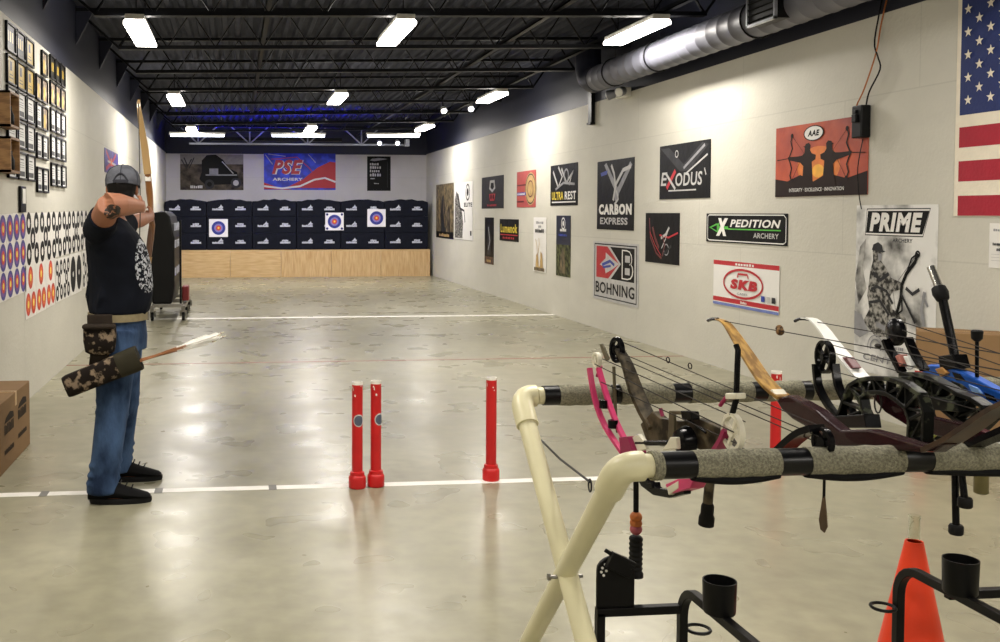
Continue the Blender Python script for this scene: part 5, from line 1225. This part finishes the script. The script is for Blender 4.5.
b.strings([((893, 320), (1052, 372), .012), ((906, 330), (1052, 382), -.012), ((908, 345), (1052, 398), 0), ((884, 352), (1050, 392), .02)], M_str)
# 7 blue target bow
b = Bow('compound_bow', 'shiny blue bow with long black upright stabilizer, farthest along the rack'.replace('farthest', 'last'), 2.32, 2.36)
b.plate([(924, 369), (935, 364), (951, 365), (972, 374), (992, 385), (1012, 396), (1040, 412), (1038, 424), (1000, 407), (982, 396), (965, 392), (947, 392), (938, 382)], .04, M_bluem, 'riser', bevel=.006)
for q in ([(958, 372), (966, 374), (972, 381), (962, 380)], [(990, 392), (1000, 396), (1004, 402), (993, 399)], [(1010, 402), (1022, 408), (1024, 414), (1012, 409)]): b.plate(q, .042, M_blackg, 'dark_cutout_plate', bevel=0)  # black plates on the riser paint in the dark of machined openings
b.plate([(956, 380), (968, 384), (976, 390), (962, 388)], .045, M_camo2, 'grip'); b.plate([(975, 384), (985, 388), (990, 394), (979, 392)], .05, mat('pale_blue_metal', '#7fa6d8', .3, metal=.4), 'limb_pocket')
so = b.rod((942, 296), (957, 366), .0145, M_blackg, 'stabilizer'); a, c = b.p(940, 290), b.p(931, 267)
MB().tube([a, c], .0135, 14).build('steel_weight', M_silver, so); d = (a-c).normalized(); MB().lathe([(.014, -.026), (.022, -.02), (.025, 0), (.02, .024), (.014, .03)], b.p(940.5, 293), d, 16).build('rubber_damper', M_rub2, so)
b.plate([(945, 356), (960, 354), (964, 368), (947, 371)], .05, M_blackg, 'stabilizer_mount'); so = b.rod((977, 338), (977, 377), .006, M_blackg, 'sight_bar'); MB().lathe([(.008, -.02), (.016, -.012), (.018, .012), (.014, .016)], b.p(977, 335), (0, 0, 1), 14).build('sight_head', M_rub2, so)
b.plate([(943, 369), (950, 367), (956, 373), (949, 377)], .06, mat('brass_fitting', '#a87b42', .4, metal=.4), 'rest_fitting'); b.limb([(1030, 416), (1065, 430), (1095, 420)], .045, .014, M_bluem)
MB().lathe([(.018, 0), (.0215, -.004), (.0215, -.062), (.016, -.066)], b.p(981.5, 473), (0, 0, 1), 16).tube([b.p(981.5, 455), b.p(981.5, 474)], .005, 8).build('end_weight', mat('dull_brass', '#7d7550', .35, metal=.6, var=.15), b.t)
b.strings([((924, 368), (1095, 418), .012)], M_str)
# leather tab hanging under the rail
q = at_plane(824, 496, 1.6, 1.6)
lt = thing('leather_tab', 'brown leather tab hanging on a cord below the carpeted rail', 'tab', q)
MB().tube([V((0, 0, .06)), V((0, 0, -.005))], .004, 6).build('cord', M_plastic, lt)
MB().plate([V((0, a, c)) for a, c in ((-.004, 0), (.004, 0), (.013, -.04), (.02, -.072), (.012, -.096), (-.006, -.1), (-.018, -.08), (-.012, -.04))], (1, .35, 0), .005).build('leather_leaf', mat('brown_leather', '#54402a', .55, var=.2), lt, .001, 0)

# ------------------------------------------------------------------ black steel arrow stands
def stand(label, x0, y0, zt, group, plate=True):
    t = thing('arrow_stand', label, 'arrow stand', (x0, y0, 0), group=group)
    sq = [(-.0125, -.0125), (.0125, -.0125), (.0125, .0125), (-.0125, .0125)]
    P = [V((0, 0, .0)), V((0, 0, zt-.09))]+[V((0, -.08+.08*math.cos(q), zt-.09+.09*math.sin(q))) for q in [PI/2*i/6 for i in range(1, 7)]]+[V((0, -.62, zt))]+[V((0, -.62-.08*math.sin(q), zt-.09+.09*math.cos(q))) for q in [PI/2*i/6 for i in range(1, 7)]]+[V((0, -.70, 0))]
    MB().sweep(P, sq, (1, 0, 0)).build('hoop_frame', M_black, t, .002, 50)
    return t
def cup(t, c, r, h, parent=None):
    MB().lathe([(r*.9, 0), (r*.95, .004), (r, h), (r-.003, h), (r*.93-.003, .008), (0, .008)], c, (0, 0, 1), 24).build('arrow_cup', M_black, t, smooth=40)
def hoop(t, c, r): MB().tube([V(c)+V((r*math.cos(q), r*math.sin(q), 0)) for q in [2*PI*i/24 for i in range(24)]], .005, 6, closed=True).build('arrow_ring', M_black, t)
t = stand('black steel arrow stand with domed plate, cup and ring, beside crossed legs', 1.315, 2.75, .445, 'black arrow stands')
MB().bar((-.265, 0, .377), (0, 0, .377), .025, .025).bar((-.253, 0, 0), (-.253, 0, .377), .025, .025, (0, 1, 0)).build('cross_bar', M_black, t, .002, 0)
pl = MB().plate([(-.265, -.0, .39), (-.15, -.0, .39), (-.15, 0, .50)]+[(-.208+.058*math.cos(a), 0, .50+.045*math.sin(a)) for a in [PI*i/10 for i in range(1, 10)]]+[(-.265, 0, .50)], (0, 1, 0), .012)
plo = pl.build('domed_plate', M_black, t, .003, 0)
MB().bar((-.245, -.012, .565), (-.165, -.03, .515), .012, .006).bar((-.235, -.02, .54), (-.165, -.02, .505), .05, .02).build('release_lever', M_black, plo, .002, 0)
mb = MB()
for a, c in ((-.24, .575), (-.232, .585), (-.243, .563), (-.236, .553), (-.228, .566), (-.222, .59)): mb.lathe([(.004, 0), (.004, .002)], (a-.01, -.0065, c-.065), (0, -1, 0), 8)
mb.build('hole_glints', M_white, plo, smooth=0)  # white discs paint in bright reflections at the plate holes
cup(t, (0.0, -.22, .455), .045, .09); hoop(t, (.05, -.0, .312), .034)
t = stand('black steel arrow stand with cup and ring in front of the orange cone', 2.0, 2.75, .485, 'black arrow stands')
cup(t, (.0, -.25, .495), .046, .095); hoop(t, (-.05, 0, .355), .034); MB().bar((0, -.2, .47), (.55, -.2, .47), .025, .025).bar((.55, -.2, 0), (.55, -.2, .482), .025, .025, (0, 1, 0)).build('cross_bar', M_black, t, .002, 0)
# orange cone with a clear tube
cn = thing('traffic_cone', 'bright orange cone on the floor behind the black arrow stand', 'cone', (2.21, 2.97, 0))
M_cone = mat('orange_cone_plastic', '#f0421c', .42, var=.04)
MB().lathe([(.12, .03), (.117, .032), (.027, .475), (.023, .475), (.105, .03)], n=32).build('cone_body', M_cone, cn); MB().box((0, 0, .015), (.34, .34, .03)).build('base', M_cone, cn, .012, 0)
M_clear = mat('clear_plastic', '#f2f4ee', .05, trans=1.0, spec=.5, var=0, ior=1.08)
tb = MB().lathe([(.017, .40), (.017, .55), (.0185, .552), (.0185, .56), (.0155, .56), (.015, .40)], (2.21, 2.97, 0), n=20).build('clear_tube', M_clear); tag(tb, 'short clear plastic tube standing in the cone tip', 'tube')
